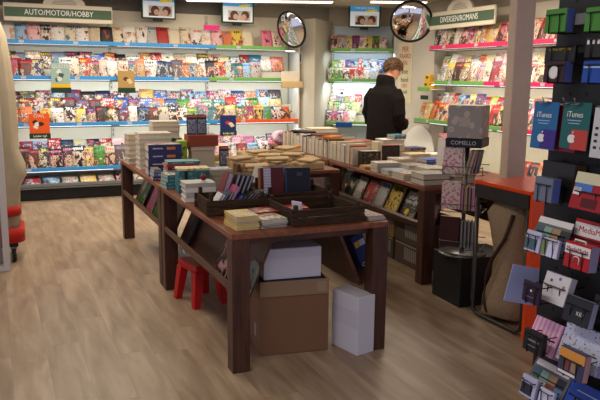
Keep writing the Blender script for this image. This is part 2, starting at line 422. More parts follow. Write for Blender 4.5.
def shelving(fr, name, label, bays, levels, top=2.28, depth=0.36, backm=None, side=(True, True), plinth=True, tray=False):
    """bays: list of local x edges; levels: (z, [(x0, x1, colour)], tiers, is there a tier step)"""
    t = empty(name, fr.p(0, 0, 0), fr.rz, label, 'shelving')
    bm_ = backm or CREAM; SH = plain('shelf_metal', (200,194,178), 0.45, noise=0.03)
    for a, b2 in zip(bays[:-1], bays[1:]):
        MB().box(((a+b2)/2, depth+0.012, (top+0.02)/2+0.01), (b2-a-0.004, 0.02, top-0.02)).build('back_panel', bm_, t)
        up_ = MB()
        for x in (a+0.02,):
            up_.box((x, depth-0.008, top/2+0.01), (0.03, 0.02, top-0.03))
            for k in range(34): up_.box((x, depth-0.0185, 0.2+k*0.06), (0.008, 0.003, 0.03), 1)
        up_.build('upright', [SH, plain('slot_dark', (30,30,30))], t)
    x0, x1 = bays[0], bays[-1]
    for z, strips, tiers in levels:
        for a, b2 in zip(bays[:-1], bays[1:]):
            s = MB()
            s.box(((a+b2)/2, depth/2+0.01, z-0.035), (b2-a-0.006, depth-0.02, 0.012), ch=0.003)
            for k in range(1, tiers):
                s.box(((a+b2)/2, 0.03+k*0.095+0.05, z-0.02+k*0.115), (b2-a-0.01, 0.09, 0.006))
                s.box(((a+b2)/2, 0.03+k*0.095+0.004, z-0.02+k*0.115-0.045), (b2-a-0.01, 0.005, 0.09))
            sh_ = s.build('shelf', SH, t)
            MB().tube([(a+0.05, 0.020, z-0.030), (b2-0.05, 0.020, z-0.030)], 0.006).build('light_tube', glow('tube_glow', (240,248,255), 2.0), sh_)
        for a, b2, cname in strips:
            ps_ = MB().box(((a+b2)/2, 0.0, z), (b2-a, 0.01, 0.046), ch=0.003).box(((a+b2)/2, -0.004, z-0.034), (b2-a, 0.010, 0.014), 1, ch=0.003).build('price_strip', [plain('strip_'+cname.replace(' ', '_'), {'blue': (66,148,212), 'green': (112,170,84), 'orange': (234,96,44), 'pink': (220,48,98)}[cname], 0.35), plain('lip_grey', (96,96,94), 0.4)], t)
            n_ = int((b2-a)/0.62)
            for k in range(n_): MB().box((a+0.30+k*0.6, -0.0065, z), (0.055, 0.003, 0.03)).build('price_ticket', plain('ticket_white', (180,190,200), 0.4), ps_)
    for sd, x in zip(side, (x0-0.012, x1+0.012)):
        if sd: MB().box((x, depth/2, top/2), (0.022, depth-0.02, top-0.02), ch=0.003).build('side_panel', WHITE, t)
    if plinth:
        MB().box(((x0+x1)/2, depth/2-0.02, 0.07), (x1-x0, depth+0.02, 0.14), ch=0.004).build('plinth', plain('plinth_dark', (34,36,38), 0.4), t)
    if tray:
        MB().box(((x0+x1)/2, 0.07, 0.165), (x1-x0, 0.38, 0.03), ch=0.004).box(((x0+x1)/2, -0.115, 0.19), (x1-x0, 0.01, 0.05), ch=0.003).build('tray', plain('tray_grey', (120,122,122), 0.3), t)
    return t

rng = random.Random(11)
FB = Frame(0.0, 8.75, 0.0)
PB = shelving(FB, 'magazine_shelving', 'long magazine shelving on the back wall with blue, green and orange edges',
    [0.03, 1.36, 2.62, 3.82],
    [(1.865, [(0.03, 2.66, 'blue'), (2.66, 3.62, 'green')], 1),
     (1.455, [(0.03, 2.56, 'blue'), (2.56, 3.80, 'green')], 2),
     (0.905, [(0.03, 2.72, 'blue'), (2.72, 3.82, 'orange')], 3),
     (0.365, [(0.03, 1.14, 'blue'), (1.14, 3.82, 'blue')], 2)], tray=True, depth=0.37)
# top shelf
top = ['white','pale blue','pale pink','charcoal','white','cream','white','beige','charcoal','cream','white','white','pale grey','red','cream','cream','white','white','pale pink','orange','yellow','cream',None,'pink','pale pink']
mag_row(FB, 'magazine', 0.20, 0.139, top, 1.838, 0.035, 0.165, 0.262, 16, 'on the top back-wall shelf', 'magazine', 'magazines on the top back wall shelf', rng, vs=[6,9,7,0,7,10,9])
pal_auto = ['cream','red','navy','brown','white','dark red','black','black','tan','blue','teal','charcoal','grey']
pal_life = ['white','pale pink','pale blue','cream','red','yellow','teal','orange','purple','white','pale grey','beige']
mag_row(FB, 'magazine', 0.17, 0.148, pick(rng, pal_auto, 17)+pick(rng, pal_life, 7), 1.455-0.02+0.12, 0.135, 0.19, 0.225, 18, 'in the back row of the second back-wall shelf', 'magazine', 'magazines in the back row of the second back wall shelf', rng)
r2c = ['cream','red','dark red','navy',None,None,'white','cream','red','brown','pale pink','white','tan','teal','gold','white','black','charcoal','brown','orange','gold','white','black','red','pale grey','teal']
mag_row(FB, 'magazine', 0.14, 0.113, r2c, 1.428, 0.035, 0.165, 0.262, 16, 'in the front row of the second back-wall shelf', 'magazine', 'magazines in the front row of the second back wall shelf', rng)
r2d = ['pale blue','dark red','pale blue','pale grey','yellow','navy','yellow','yellow']
mag_row(FB, 'magazine', 3.02-0.13, 0.115, r2d[:4], 1.428, 0.035, 0.165, 0.262, 16, 'of the green-edged front row under the wall mirror', 'magazine', 'magazines on the green edged second shelf', rng)
# third shelf, three rows
for k, (bk, dz, wd, h, st, n) in enumerate(((0.225, 0.219, 0.19, 0.20, 0.178, 20), (0.130, 0.104, 0.19, 0.215, 0.160, 22), (0.035, -0.022, 0.165, 0.235, 0.128, 28))):
    nm = ('back', 'middle', 'front')[k]
    cs = pick(rng, ['red','pale grey','navy','black','yellow','black','blue','orange','brown','charcoal','dark red','white','charcoal'], int(n*0.6)) + pick(rng, ['red','pink','blue','orange','yellow','navy','pale blue','green','magenta','teal','brown','white'], n-int(n*0.6))
    if k == 2: cs[:4] = ['orange', 'orange', None, 'yellow']
    mag_row(FB, 'magazine', 0.20, st, cs, 0.905-0.005+dz, bk, wd, h, 17, 'in the %s row of the third back-wall shelf' % nm, 'magazine', 'magazines in the %s row of the third back wall shelf' % nm, rng)
# fourth shelf
cs = pick(rng, ['charcoal','black','brown','navy','dark red','tan','charcoal','red','black'], 7) + ['black','charcoal','black','yellow','green','beige','brown','tan','gold','red'] 
mag_row(FB, 'magazine', 0.28, 0.128, cs[4:], 0.338, 0.035, 0.165, 0.295, 15, 'in the front row of the lowest back-wall shelf', 'magazine', 'magazines in the front row of the lowest back wall shelf', rng)
mag_row(FB, 'magazine', 0.34, 0.155, pick(rng, ['pale blue','red','black','pale grey','white','pale blue','red','pale pink'], 10), 0.47, 0.135, 0.18, 0.255, 17, 'in the back row of the lowest back-wall shelf', 'magazine', 'magazines in the back row of the lowest back wall shelf', rng)
cs = ['pink','pale pink','white','red','pale blue','white','pink','yellow']
mag_row(FB, 'magazine', 2.62, 0.145, cs, 0.338, 0.035, 0.165, 0.295, 15, 'of lowest back-wall shelf beyond the parcels', 'magazine', 'magazines of the lowest back wall shelf beyond the parcels', rng)
mag_row(FB, 'magazine', 2.70, 0.16, ['pink','magenta','pale pink','pink','white','purple'], 0.47, 0.135, 0.18, 0.25, 17, 'in the pink back row of the lowest back-wall shelf', 'magazine', 'pink magazines in the back row of the lowest shelf', rng)
# flat newspapers and magazines in the tray
for i, c in enumerate(('red', 'pale blue', 'pale grey', 'yellow', 'pale grey', 'pale pink', 'beige')):
    link('magazine', mag_mesh(0.19, 0.19, 0.012, [4,4,3,0,3,1,0][i]), None, (0.36+i*0.215, 8.662, 0.190), (R(-62), 0, 0), '%s magazine lying in the low tray above the black plinth, %s from the left' % (c, ORD[i]), 'magazine', 'magazines lying in the low tray', color=c)

# header sign with arch
GRN = plain('sign_green', (72,98,74), 0.5); CRM = plain('sign_cream', (218,210,188), 0.5); WTX = plain('sign_letter_white', (240,240,236), 0.5)
def header_sign(loc, rz, wd, words_, label, arch_x, size, tx):
    t = empty('header_sign', loc, rz, label, 'sign', 'green header signs above the shelves')
    MB().box((0, 0, 0), (wd, 0.03, 0.20), ch=0.006).build('board', CRM, t)
    pts = [(arch_x+0.235*math.cos(a)*1.0, 0.098+0.12*math.sin(a)) for a in [math.pi*k/16 for k in range(17)]]
    MB().prism(pts, -0.012, 0.012, axis='y').build('arch', CRM, t)
    pts2 = [(arch_x+0.14*math.cos(a), 0.10+0.075*math.sin(a)) for a in [math.pi*k/16 for k in range(17)]]
    MB().prism(pts2, -0.016, -0.0125, axis='y').build('emblem', stripes('emblem_lines', (150,150,138), (206,202,186), 60, 2), t)
    gb_ = MB().box((0, -0.0165, 0.0), (wd-0.02, 0.004, 0.106), ch=0.001).build('green_band', GRN, t)
    text('lettering', words_, size, WTX, gb_, (tx, -0.0195, 0.0), UPR, ext=0.0012, sx=0.86)
    return t
header_sign((0.757, 8.70, 2.19), 0, 1.20, 'AUTO/MOTOR/HOBBY', 'green and cream header sign reading AUTO/MOTOR/HOBBY', 0.06, 0.086, 0.0)
header_sign((4.88, 6.62, 2.165), R(-90), 1.20, 'DIVERSEN/ROMANS', 'green and cream header sign reading DIVERSEN/ROMANS', -0.02, 0.092, -0.02)

# hanging screens
SB = plain('screen_blue', (70,160,215), 0.3, emit=0.25); SW = plain('screen_white', (222,228,232), 0.3, emit=0.25); SY = plain('screen_yellow', (236,214,40), 0.3, emit=0.2)
SG = plain('screen_green_frame', (24,74,48), 0.4)
PH1 = plain('photo_brown', (98,62,48), 0.4); PH2 = plain('photo_skin', (222,178,150), 0.4); PH3 = plain('photo_pale', (206,204,200), 0.4)
def screen(loc, rz, label):
    t = empty('display_screen', loc, rz, label, 'screen', 'blue and white shop screens on the wall')
    MB().box((0, 0, 0), (0.44, 0.035, 0.305), ch=0.008).build('frame', SG, t)
    MB().box((0, 0.06, -0.10), (0.09, 0.09, 0.14), ch=0.004).box((0.0, 0.0, -0.165), (0.10, 0.05, 0.03), ch=0.004).build('bracket', plain('bracket_dark', (20,36,28), 0.5), t)
    p = MB(); p.box((0, -0.019, 0.0), (0.40, 0.004, 0.27), 1)
    p.box((0, -0.0215, 0.098), (0.40, 0.003, 0.074), 0); p.box((0.02, -0.0215, -0.055), (0.30, 0.003, 0.125), 4)
    M2 = Matrix.Rotation(R(-8), 4, 'Y'); p.box((0.10, -0.0245, 0.058), (0.15, 0.002, 0.028), 2, M=M2)
    pc_ = p.build('picture', [SB, SW, SY, PH3, PH3], t)
    for sx, n in ((-0.05, 'face'), (0.10, 'face')):
        k = MB()
        for (cx, cz, r_, mi, y) in ((sx, -0.050, 0.055, 0, -0.0240), (sx+(0.018 if sx < 0 else -0.018), -0.070, 0.034, 1, -0.0248)):
            k.prism([(cx+r_*math.cos(a), cz+r_*1.05*math.sin(a)) for a in [2*math.pi*q/14 for q in range(14)]], y, y+0.001, mi, axis='y')
        k.box((sx-0.02, -0.0236, -0.098), (0.12, 0.0008, 0.036), 0 if sx < 0 else 1)
        k.build('portrait', [PH1, PH2], pc_)
    text('lettering', 'THE READ SHOP', 0.036, SW, pc_, (0.0, -0.0235, 0.105), UPR, ext=0.0006)
    return t
screen((1.965, 8.93, 2.345), R(3), 'blue and white screen above the blue-edged shelves beside the car magazine sign')
screen((3.01, 8.93, 2.335), R(-3), 'blue and white screen above the shelves between pink tag and oval mirror')
screen((4.745, 8.62, 2.325), R(-20), 'blue and white screen above the puzzle booklet alcove')

screen((4.96, 4.74, 2.36), R(-90), 'green-framed screen high on the right wall between pillar and card rack')

# pink tag and small papers
MB().box((2.60, 8.745, 2.100), (0.21, 0.004, 0.062), ch=0.001).build('shelf_tag', plain('tag_pink', (226,40,130), 0.5), label='bright pink tag standing on the top back-wall shelf magazines', cat='tag')

# posters hung from the wall shelf fronts
def hang_poster(cx, z0, z1, wd, cols, words_, label, foot=True, y=8.715):
    t = empty('promotion_board', (cx, y, (z0+z1)/2), 0, label, 'poster', 'promotion boards hanging on the shelf fronts')
    h = z1-z0; fh = 0.062 if foot else 0.0
    MB().box((0, 0, 0), (wd, 0.012, h), ch=0.002).build('board', plain('bd_'+str(cols[0]), cols[0], 0.4), t)
    p = MB()
    r_ = random.Random(len(label))
    for k in range(5):
        a = (r_.uniform(-0.28, 0.28)*wd, r_.uniform(-0.12, 0.22)*h)
        p.prism([(a[0]+0.17*wd*math.cos(q)*r_.uniform(.6,1), a[1]+0.10*h*math.sin(q)*r_.uniform(.6,1.1)) for q in [2*math.pi*j/10 for j in range(10)]], -0.0075-0.0004*k, -0.0065, k % 2, axis='y')
    p.build('artwork', [plain('bd_'+str(cols[1]), cols[1], 0.4), plain('bd_'+str(cols[2]), cols[2], 0.4)], t)
    if words_[0]: text('title', words_[0], 0.055, plain('bd_'+str(cols[3]), cols[3], 0.4), t, (0, -0.011, h*0.38), UPR)
    if foot:
        hd_ = MB().box((0.0, -0.008, -h/2+0.01), (wd+0.012, 0.02, fh), ch=0.002).build('holder', plain('holder_green', (30,58,40), 0.4), t)
        if words_[1]: text('lettering', words_[1], 0.038, WTX, hd_, (0, -0.0195, -h/2+0.01), UPR)
    return t
t = hang_poster(0.737, 1.30, 1.625, 0.215, [(150,176,170), (60,84,92), (206,214,200), (232,232,224)], ('QUOTE', ''), 'silvery grey magazine poster with yellow band below the AUTO / MOTOR / HOBBY sign')
MB().box((0, -0.0085, -0.105), (0.214, 0.005, 0.055)).build('yellow_band', plain('band_yellow', (222,178,36), 0.5), t)
hang_poster(1.50, 1.30, 1.545, 0.20, [(170,140,84), (206,190,150), (90,50,30), (230,220,190)], ('', ''), 'golden brown food poster on a green holder at the second shelf')
hang_poster(0.475, 0.765, 1.04, 0.225, [(226,92,34), (70,40,34), (232,224,206), (236,220,200)], ('OWL', 'Leuke tip!'), 'orange poster with white owl-like face hanging over the third shelf')
hang_poster(2.80, 0.745, 0.99, 0.215, [(34,48,104), (226,206,170), (180,50,60), (236,236,236)], ('', 'Leuke tip!'), 'dark blue poster with two figures beside the orange shelf edge')
t = empty('card_holder', (3.70, 8.70, 1.44), 0, 'cream cardboard leaflet holder below the round mirror on the back shelving', 'leaflet holder')
MB().box((0, 0, -0.05), (0.30, 0.05, 0.085), ch=0.004).build('pocket', plain('kraft_holder', (206,178,128), 0.6), t)
MB().box((-0.02, 0.012, 0.045), (0.26, 0.012, 0.16), ch=0.003).build('leaflet', plain('leaflet_cream', (226,216,196), 0.6), t)

# alcove shelving with puzzle booklets
FA = Frame(4.33, 8.80, R(-28))
shelving(FA, 'magazine_shelving', 'short green-edged shelving in the alcove behind the customer', [0.0, 0.86],
   [(1.87, [(0.0, 0.86, 'green')], 1), (1.455, [(-0.03, 0.86, 'green')], 2), (0.86, [(-0.05, 0.84, 'green')], 3), (0.36, [(0, 0.86, 'green')], 1)], depth=0.33, backm=plain('alcove_panel', (206,222,230), 0.5), side=(False, False), plinth=True, top=2.2)
mag_row(FA, 'puzzle_booklet', 0.06, 0.096, ['pale pink','pale grey','yellow','purple','white','yellow','green','white'], 1.843, 0.035, 0.13, 0.232, 14, 'on the top alcove shelf', 'booklet', 'puzzle booklets on the top alcove shelf', rng, vs=[1,5,2])
mag_row(FA, 'puzzle_booklet', 0.06, 0.092, ['lime','white','blue','pale blue','red','pale blue','white','blue'], 1.56, 0.13, 0.125, 0.20, 15, 'in the back row of the second alcove shelf', 'booklet', 'puzzle booklets in the back row of the second alcove shelf', rng, vs=[4,0,1])
mag_row(FA, 'puzzle_booklet', 0.02, 0.100, ['green','green','white','red','red','white','pale blue'], 1.428, 0.035, 0.13, 0.225, 15, 'in the front row of the second alcove shelf', 'booklet', 'puzzle booklets in the front row of the second alcove shelf', rng, vs=[0,0,1])
mag_row(FA, 'puzzle_booklet', 0.04, 0.092, ['white','pale blue','lime','white','red'], 1.075, 0.22, 0.12, 0.18, 15, 'in the back row of the third alcove shelf', 'booklet', 'puzzle booklets in the back row of the third alcove shelf', rng, vs=[5])
mag_row(FA, 'puzzle_booklet', 0.02, 0.086, ['lime','green','pale grey','green','lime'], 0.965, 0.13, 0.12, 0.19, 15, 'in the middle row of the third alcove shelf', 'booklet', 'puzzle booklets in the middle row of the third alcove shelf', rng, vs=[0])
mag_row(FA, 'puzzle_booklet', -0.01, 0.082, ['purple','magenta','purple','pink','white'], 0.833, 0.035, 0.12, 0.205, 15, 'in the purple front row of the third alcove shelf', 'booklet', 'puzzle booklets in the front row of the third alcove shelf', rng, vs=[0,5])
MB().box((0, 0, 0), (0.23, 0.01, 0.07), ch=0.002).build('shelf_sign', plain('sign_blue', (28,68,140), 0.4), loc=FA.p(0.20, -0.02, 0.835), rot=(0,0,FA.rz), label='small blue sign on the edge of the third alcove shelf', cat='sign')
MB().box((0, 0, 0), (0.115, 0.008, 0.11), ch=0.002).box((0, -0.005, 0.03), (0.09, 0.002, 0.025), 1).box((0.0, -0.005, -0.018), (0.05, 0.002, 0.04), 2).build('price_card', [plain('card_white', (236,232,228), 0.5), plain('card_red', (206,40,36), 0.5), plain('card_black', (40,36,36), 0.5)], loc=FA.p(0.16, 0.10, 1.29), rot=(0,0,FA.rz), label='white price card with red heading above the green booklets', cat='card')

# right wall shelving
FR = Frame(4.90, 7.30, R(-90))
shelving(FR, 'magazine_shelving', 'long magazine shelving on the right wall with pink and green edges', [0.06, 1.32, 2.58, 3.84],
   [(1.86, [(0.06, 3.84, 'pink')], 1), (1.445, [(0.20, 1.12, 'green'), (1.12, 3.84, 'pink')], 2), (0.975, [(-0.22, 1.45, 'green'), (1.45, 3.84, 'pink')], 2), (0.45, [(0.9, 3.84, 'green')], 1)], depth=0.38, side=(False, False), top=2.28)
top = ['black','white','charcoal','white','pale pink','magenta','cream','orange','yellow','pink','red','cream','red','orange','red','white','red','pink','orange','red','red','orange']
mag_row(FR, 'magazine', 0.16, 0.125, top, 1.833, 0.035, 0.17, 0.27, 14, 'on the pink-edged top right-wall shelf', 'magazine', 'magazines on the pink edged top shelf of the right wall', rng, vs=[0,3,2,0,1])
mag_row(FR, 'magazine', 0.20, 0.135, ['green','white','pale grey','tan','pale grey','red','cream','white','pale pink','cream','red','white','cream','tan','red','cream','white','beige'], 1.55, 0.135, 0.18, 0.23, 15, 'in the back row of the second right-wall shelf', 'magazine', 'magazines in the back row of the second right wall shelf', rng)
mag_row(FR, 'magazine', 0.30, 0.135, ['white','yellow','charcoal','brown','white','pale pink','white','red','white','pale grey','pink','white','cream','brown','pale grey','tan','cream'], 1.418, 0.035, 0.18, 0.265, 15, 'in the front row of the second right-wall shelf', 'magazine', 'magazines in the front row of the second right wall shelf', rng)
mag_row(FR, 'magazine', 0.06, 0.115, ['cream','white','pale grey','red','pale blue','blue','yellow','blue','red','lime','red','blue','charcoal','red','cream','orange','blue','red'], 1.095, 0.135, 0.15, 0.23, 15, 'in the back row of the third right-wall shelf', 'magazine', 'magazines in the back row of the third right wall shelf', rng)
mag_row(FR, 'magazine', -0.12, 0.125, ['orange','yellow','orange','red','orange','yellow','brown','orange',None,None,None,'red','black','pale blue','orange','magenta','pink','red'], 0.948, 0.035, 0.17, 0.265, 15, 'in the front row of the third right-wall shelf', 'magazine', 'magazines in the front row of the third right wall shelf', rng, vs=[2,0,1])
mag_row(FR, 'magazine', 1.60, 0.15, ['white','red','charcoal','orange','white','brown','white','beige','charcoal'], 0.423, 0.035, 0.18, 0.27, 15, 'on the lowest right-wall shelf', 'magazine', 'magazines on the lowest right wall shelf', rng)
# end bracket shelf with small yellow boxes
t = empty('bracket_shelf', FR.p(0.0, 0.0, 1.36), FR.rz, 'small green-edged bracket shelf at the corner end of the right shelving', 'shelf')
MB().box((-0.03, 0.12, 0.0), (0.26, 0.24, 0.012), ch=0.003).build('shelf_board', WHITE, t)
MB().box((-0.03, -0.005, 0.0), (0.26, 0.01, 0.05), ch=0.002).build('price_strip', MATS['strip_green'], t)
MB().box((-0.0, -0.008, -0.10), (0.16, 0.012, 0.05), ch=0.002).build('tag_holder', plain('holder_green', (30,58,40)), t)
for i, (dx, z, lb) in enumerate(((-0.09, 1.367, 'yellow box standing on the small green-edged bracket shelf'), (-0.07, 1.455, 'yellow box on top of another on the bracket shelf'), (0.02, 1.367, 'orange-yellow box next to a magazine on the bracket shelf'))):
    MB().box((0, 0, 0.042), (0.09, 0.07, 0.084), ch=0.003).box((0, -0.0355, 0.05), (0.05, 0.002, 0.03), 1).build('product_box', [plain('box_yellow', (224,180,40)), plain('box_brown_mark', (96,66,30))], loc=FR.p(dx, 0.10, z), rot=(0,0,FR.rz+0.1*i), label=lb, cat='box', group='yellow boxes on the bracket shelf')
# arched white board leaning below the green shelf
pts = [(0.36*math.cos(a), 0.53+0.36*math.sin(a)) for a in [math.pi*q/20 for q in range(21)]] + [(-0.36, 0.0), (0.36, 0.0)]
MB().prism(pts, -0.010, 0.010, axis='y').build('arched_board', plain('board_white', (232,230,222), 0.5), loc=(4.99, 7.63, 0.001), rot=(R(-5), 0, R(-90)), label='arched white board leaning below the green-edged corner shelf', cat='board')

# poster on the side panel
t = empty('wall_poster', (5.095, 8.09, 1.56), R(-90), 'tall cream poster with red words and black animals behind the customer', 'poster')
MB().box((0, 0, 0), (0.34, 0.006, 0.80), ch=0.001).build('sheet', plain('poster_cream', (224,214,180), 0.6), t)
RDT = plain('poster_red', (186,50,56), 0.6); GNT = plain('poster_green', (40,96,60), 0.6); BKT = plain('poster_black', (36,34,34), 0.6)
for k, (s, z, mm, sz) in enumerate((('PER', 0.31, RDT, 0.10), ('PAARD', 0.22, RDT, 0.09), ('EN', 0.13, RDT, 0.09), ('koe', 0.02, BKT, 0.10), ('hond', -0.09, BKT, 0.09), ('LEES', -0.17, RDT, 0.07), ('boek', -0.25, GNT, 0.08))):
    text('lettering', s, sz, mm, t, (0, -0.0045, z), UPR)
t = MB().box((0, 0, 0), (0.13, 0.003, 0.17), ch=0.0005).box((0.0, -0.002, -0.01), (0.08, 0.001, 0.10), 1).build('notice_paper', [plain('paper_white', (222,226,228)), plain('paper_blue', (70,110,160))], loc=(3.865, 8.84, 1.755), rot=(0, 0, R(-70+0)), label='white paper notice with blue picture on the pale corner column', cat='notice')

# convex mirrors
MIR = plain('mirror_glass', (225,228,228), 0.03, metal=1.0, noise=0.0)
def mirror(loc, rot, r_, label):
    t = link('convex_mirror', None, None, loc, rot, label, 'mirror')
    prof = [(r_*math.sin(R(42)*k/10)/math.sin(R(42)), (math.cos(R(42)*k/10)-math.cos(R(42)))*r_*0.9) for k in range(11)][::-1]
    prof[-1] = (0.001, prof[-1][1])
    MB().lathe([(a, b) for a, b in prof], n=40).build('mirror_dome', MIR, t)
    MB().lathe([(r_-0.004, -0.015), (r_+0.012, -0.012), (r_+0.014, 0.004), (r_+0.004, 0.012), (r_-0.006, 0.006)], n=40).build('rim', plain('rim_black', (22,22,22), 0.5), t)
    MB().tube([(0, 0, -0.01), (0, 0, -0.12), (0, 0.05, -0.2)], 0.012).build('bracket', plain('bracket_dark', (20,36,28), 0.5), t)
    return t
mirror((3.60, 8.50, 2.10), (R(108), 0, R(-66)), 0.232, 'tilted convex mirror with black rim at the end of the back shelving')
mirror((4.66, 7.30, 2.165), (R(110), 0, R(-26)), 0.245, 'round convex mirror with black rim above the customer')

# ------------------------------------------------------------------ display tables
TW = wood('table_walnut', (58,34,26), (96,58,42), rough=0.4)
TWD = wood('table_walnut_side', (52,31,24), (84,51,38), scale=(14, 14, 1), rough=0.4)
def display_table(loc, rz, wd, ln, label, sides=(1, 1), back_shelf=False):
    t = empty('display_table', loc, rz, label, 'table', 'walnut display tables')
    MB().box((wd/2, ln/2, 0.715), (wd, ln, 0.03), ch=0.003).build('tabletop', wood('table_top_wood', (104,58,38), (140,84,56), scale=(6, 1, 6)), t)
    for x in (0.048, wd-0.048):
        for y in (0.045, ln-0.045):
            MB().box((x, y, 0.35), (0.094, 0.088, 0.70), ch=0.003).build('leg', TWD, t)
    if sides[0] or sides[1]:
        for sgn, on in ((0, sides[0]), (1, sides[1])):
            if not on: continue
            X = lambda x: x if sgn == 0 else wd-x
            a = (X(0.115), 0.36); b2 = (X(0.265), 0.699); d = (X(0.245), 0.699); c = (X(0.095), 0.372)
            p1 = [(X(0.108), 0.365), (X(0.258), 0.697), (X(0.276), 0.697), (X(0.126), 0.357)]
            MB().prism(p1, 0.092, ln-0.092, axis='y').build('sloped_panel', TW, t)
            p2 = [(X(0.012), 0.425), (X(0.108), 0.358), (X(0.117), 0.372), (X(0.021), 0.439)]
            MB().prism(p2, 0.092, ln-0.092, axis='y').build('ledge', TW, t)
            p3 = [(X(0.008), 0.420), (X(0.020), 0.440), (X(0.012), 0.468), (X(-0.0), 0.452)]
            MB().prism(p3, 0.092, ln-0.092, axis='y').build('lip', TW, t)
    for q in (0.06, ln-0.06): MB().box((wd/2, q, 0.68), (wd-0.20, 0.02, 0.036)).build('rail', TW, t)
    return t
display_table((1.03, 3.16, 0), 0, 0.895, 1.60, 'walnut display table standing in front of the others, with crates of notebooks on it')
display_table((1.03, 4.78, 0), 0, 0.91, 1.66, 'walnut display table carrying tall book stacks, nearest the back wall shelving')
RT = R(2.0)
display_table((2.785, 4.10, 0), -RT*-1*-1, 0.95, 1.68, 'walnut display table beside the black notebook spinner, with thick white books at its end')
display_table((2.845, 5.80, 0), -RT, 0.95, 1.68, 'walnut display table behind, with a row of cream-edged books, near the customer', sides=(1, 0))
display_table((1.985, 5.16, 0), 0, 0.66, 1.15, 'walnut middle table between the two table rows under kraft parcels', sides=(0, 0))

# ------------------------------------------------------------------ books
BD = objcol_mat()
_bk = {}
def book(wd, dp, th, loc, rotz, col, label, group, spine='-y', rot=None, printed=None, cat='book', name='book', parts=True):
    """flat book: x = wd, y = dp, z = th, its spine on the named side; origin under its centre"""
    k = (round(wd, 3), round(dp, 3), round(th, 3), spine, printed)
    if k not in _bk:
        c = 0.0025 if th > 0.012 else 0.0012
        m_ = MB(); m_.box((0, 0, c/2), (wd, dp, c)); m_.box((0, 0, th-c/2), (wd, dp, c), 0, fm={'+z': 1} if printed is not None else None)
        s = {'-y': ((0, -dp/2+c/2), (wd, c)), '+y': ((0, dp/2-c/2), (wd, c)), '-x': ((-wd/2+c/2, 0), (c, dp)), '+x': ((wd/2-c/2, 0), (c, dp))}[spine]
        m_.box((s[0][0], s[0][1], th/2), (s[1][0], s[1][1], th-2*c))
        pm = MB().box((0, 0, th/2), (wd-0.008, dp-0.008, th-2*c-0.0004))
        _bk[k] = (m_.mesh('book_cover', [BD, cover_mat(printed) if printed is not None else BD]), pm.mesh('book_pages', [PG]))
    o = link(name, _bk[k][0], None, loc, rot or (0, 0, rotz), label, cat, group, color=col)
    link('pages', _bk[k][1], o)
    if spine == '-y' and th > 0.018 and col in ('navy', 'dark red', 'teal', 'charcoal', 'red', 'blue'):
        c2 = {'navy': (214,120,60), 'dark red': (206,176,120)}.get(col, (206,200,186))
        MB().box((wd*0.18, -dp/2-0.0004, th/2), (wd*0.26, 0.0008, th*0.34)).build('spine_title', plain('spine_print_%d' % c2[1], c2, 0.5), o)
        MB().box((-wd*0.22, -dp/2-0.0004, th/2), (wd*0.3, 0.0008, th*0.16)).build('spine_author', plain('spine_print_pale', (176,176,196), 0.5), o)
    return o
LEV = {1: ['only'], 2: ['lower', 'upper'], 3: ['bottom', 'middle', 'top'], 4: ['bottom', 'second lowest', 'second highest', 'top'], 5: ['bottom', 'second lowest', 'middle', 'second highest', 'top'],
 6: ['bottom', 'second lowest', 'third lowest', 'third highest', 'second highest', 'top'], 7: ['bottom', 'second lowest', 'third lowest', 'middle', 'third highest', 'second highest', 'top'],
 8: ['bottom', 'second lowest', 'third lowest', 'fourth lowest', 'fourth highest', 'third highest', 'second highest', 'top'],
 10: ['bottom', 'second lowest', 'third lowest', 'fourth lowest', 'fifth lowest', 'fifth highest', 'fourth highest', 'third highest', 'second highest', 'top']}
srng = random.Random(5)
T0 = 0.7302
def stack(x, y, z, wd, dp, ths, rz, cols, where, spine='-y', printed=None, jit=0.006, jr=2.0, name='book'):
    n = len(ths); h = z
    for i, th in enumerate(ths):
        c = cols[i % len(cols)]
        lb = '%s %s, %s in %s' % (c if isinstance(c, str) else 'pale', name.replace('_', ' '), LEV[n][i], where)
        book(wd+srng.choice((-0.004, 0, 0)), dp, th, (x+srng.uniform(-jit, jit), y+srng.uniform(-jit, jit), h), R(rz)+R(srng.uniform(-jr, jr)), c, lb, where, spine, printed=printed if i == n-1 or name == 'magazine' else None, name=name, cat=name.replace('_', ' '))
        h += th + 0.0004
    return h

# near table, front corner: yellow booklets and magazines
stack(1.140, 3.330, T0, 0.128, 0.185, [0.014]*5, 2, ['yellow','yellow','gold','yellow','yellow'], 'the yellow stack on the near table corner', spine='+y', printed=2, jit=0.003, jr=1)
stack(1.285, 3.335, T0, 0.145, 0.20, [0.011]*4, 3, ['pale grey','navy','white','cream'], 'the magazine stack beside the yellow booklets', spine='+x', printed=1, jit=0.004, jr=1.5, name='magazine')
book(0.14, 0.13, 0.006, (1.30, 3.46, T0+0.0475), R(8), 'red', 'thin red booklet lying on the magazine stack by the empty crate', None, printed=3, name='booklet', cat='booklet')
stack(1.868, 3.31, T0, 0.105, 0.20, [0.008]*3, 5, ['pale pink','white','pale grey'], 'the flyer pile at the near table edge beside the crate', spine='+x', printed=5, jr=4, name='magazine')

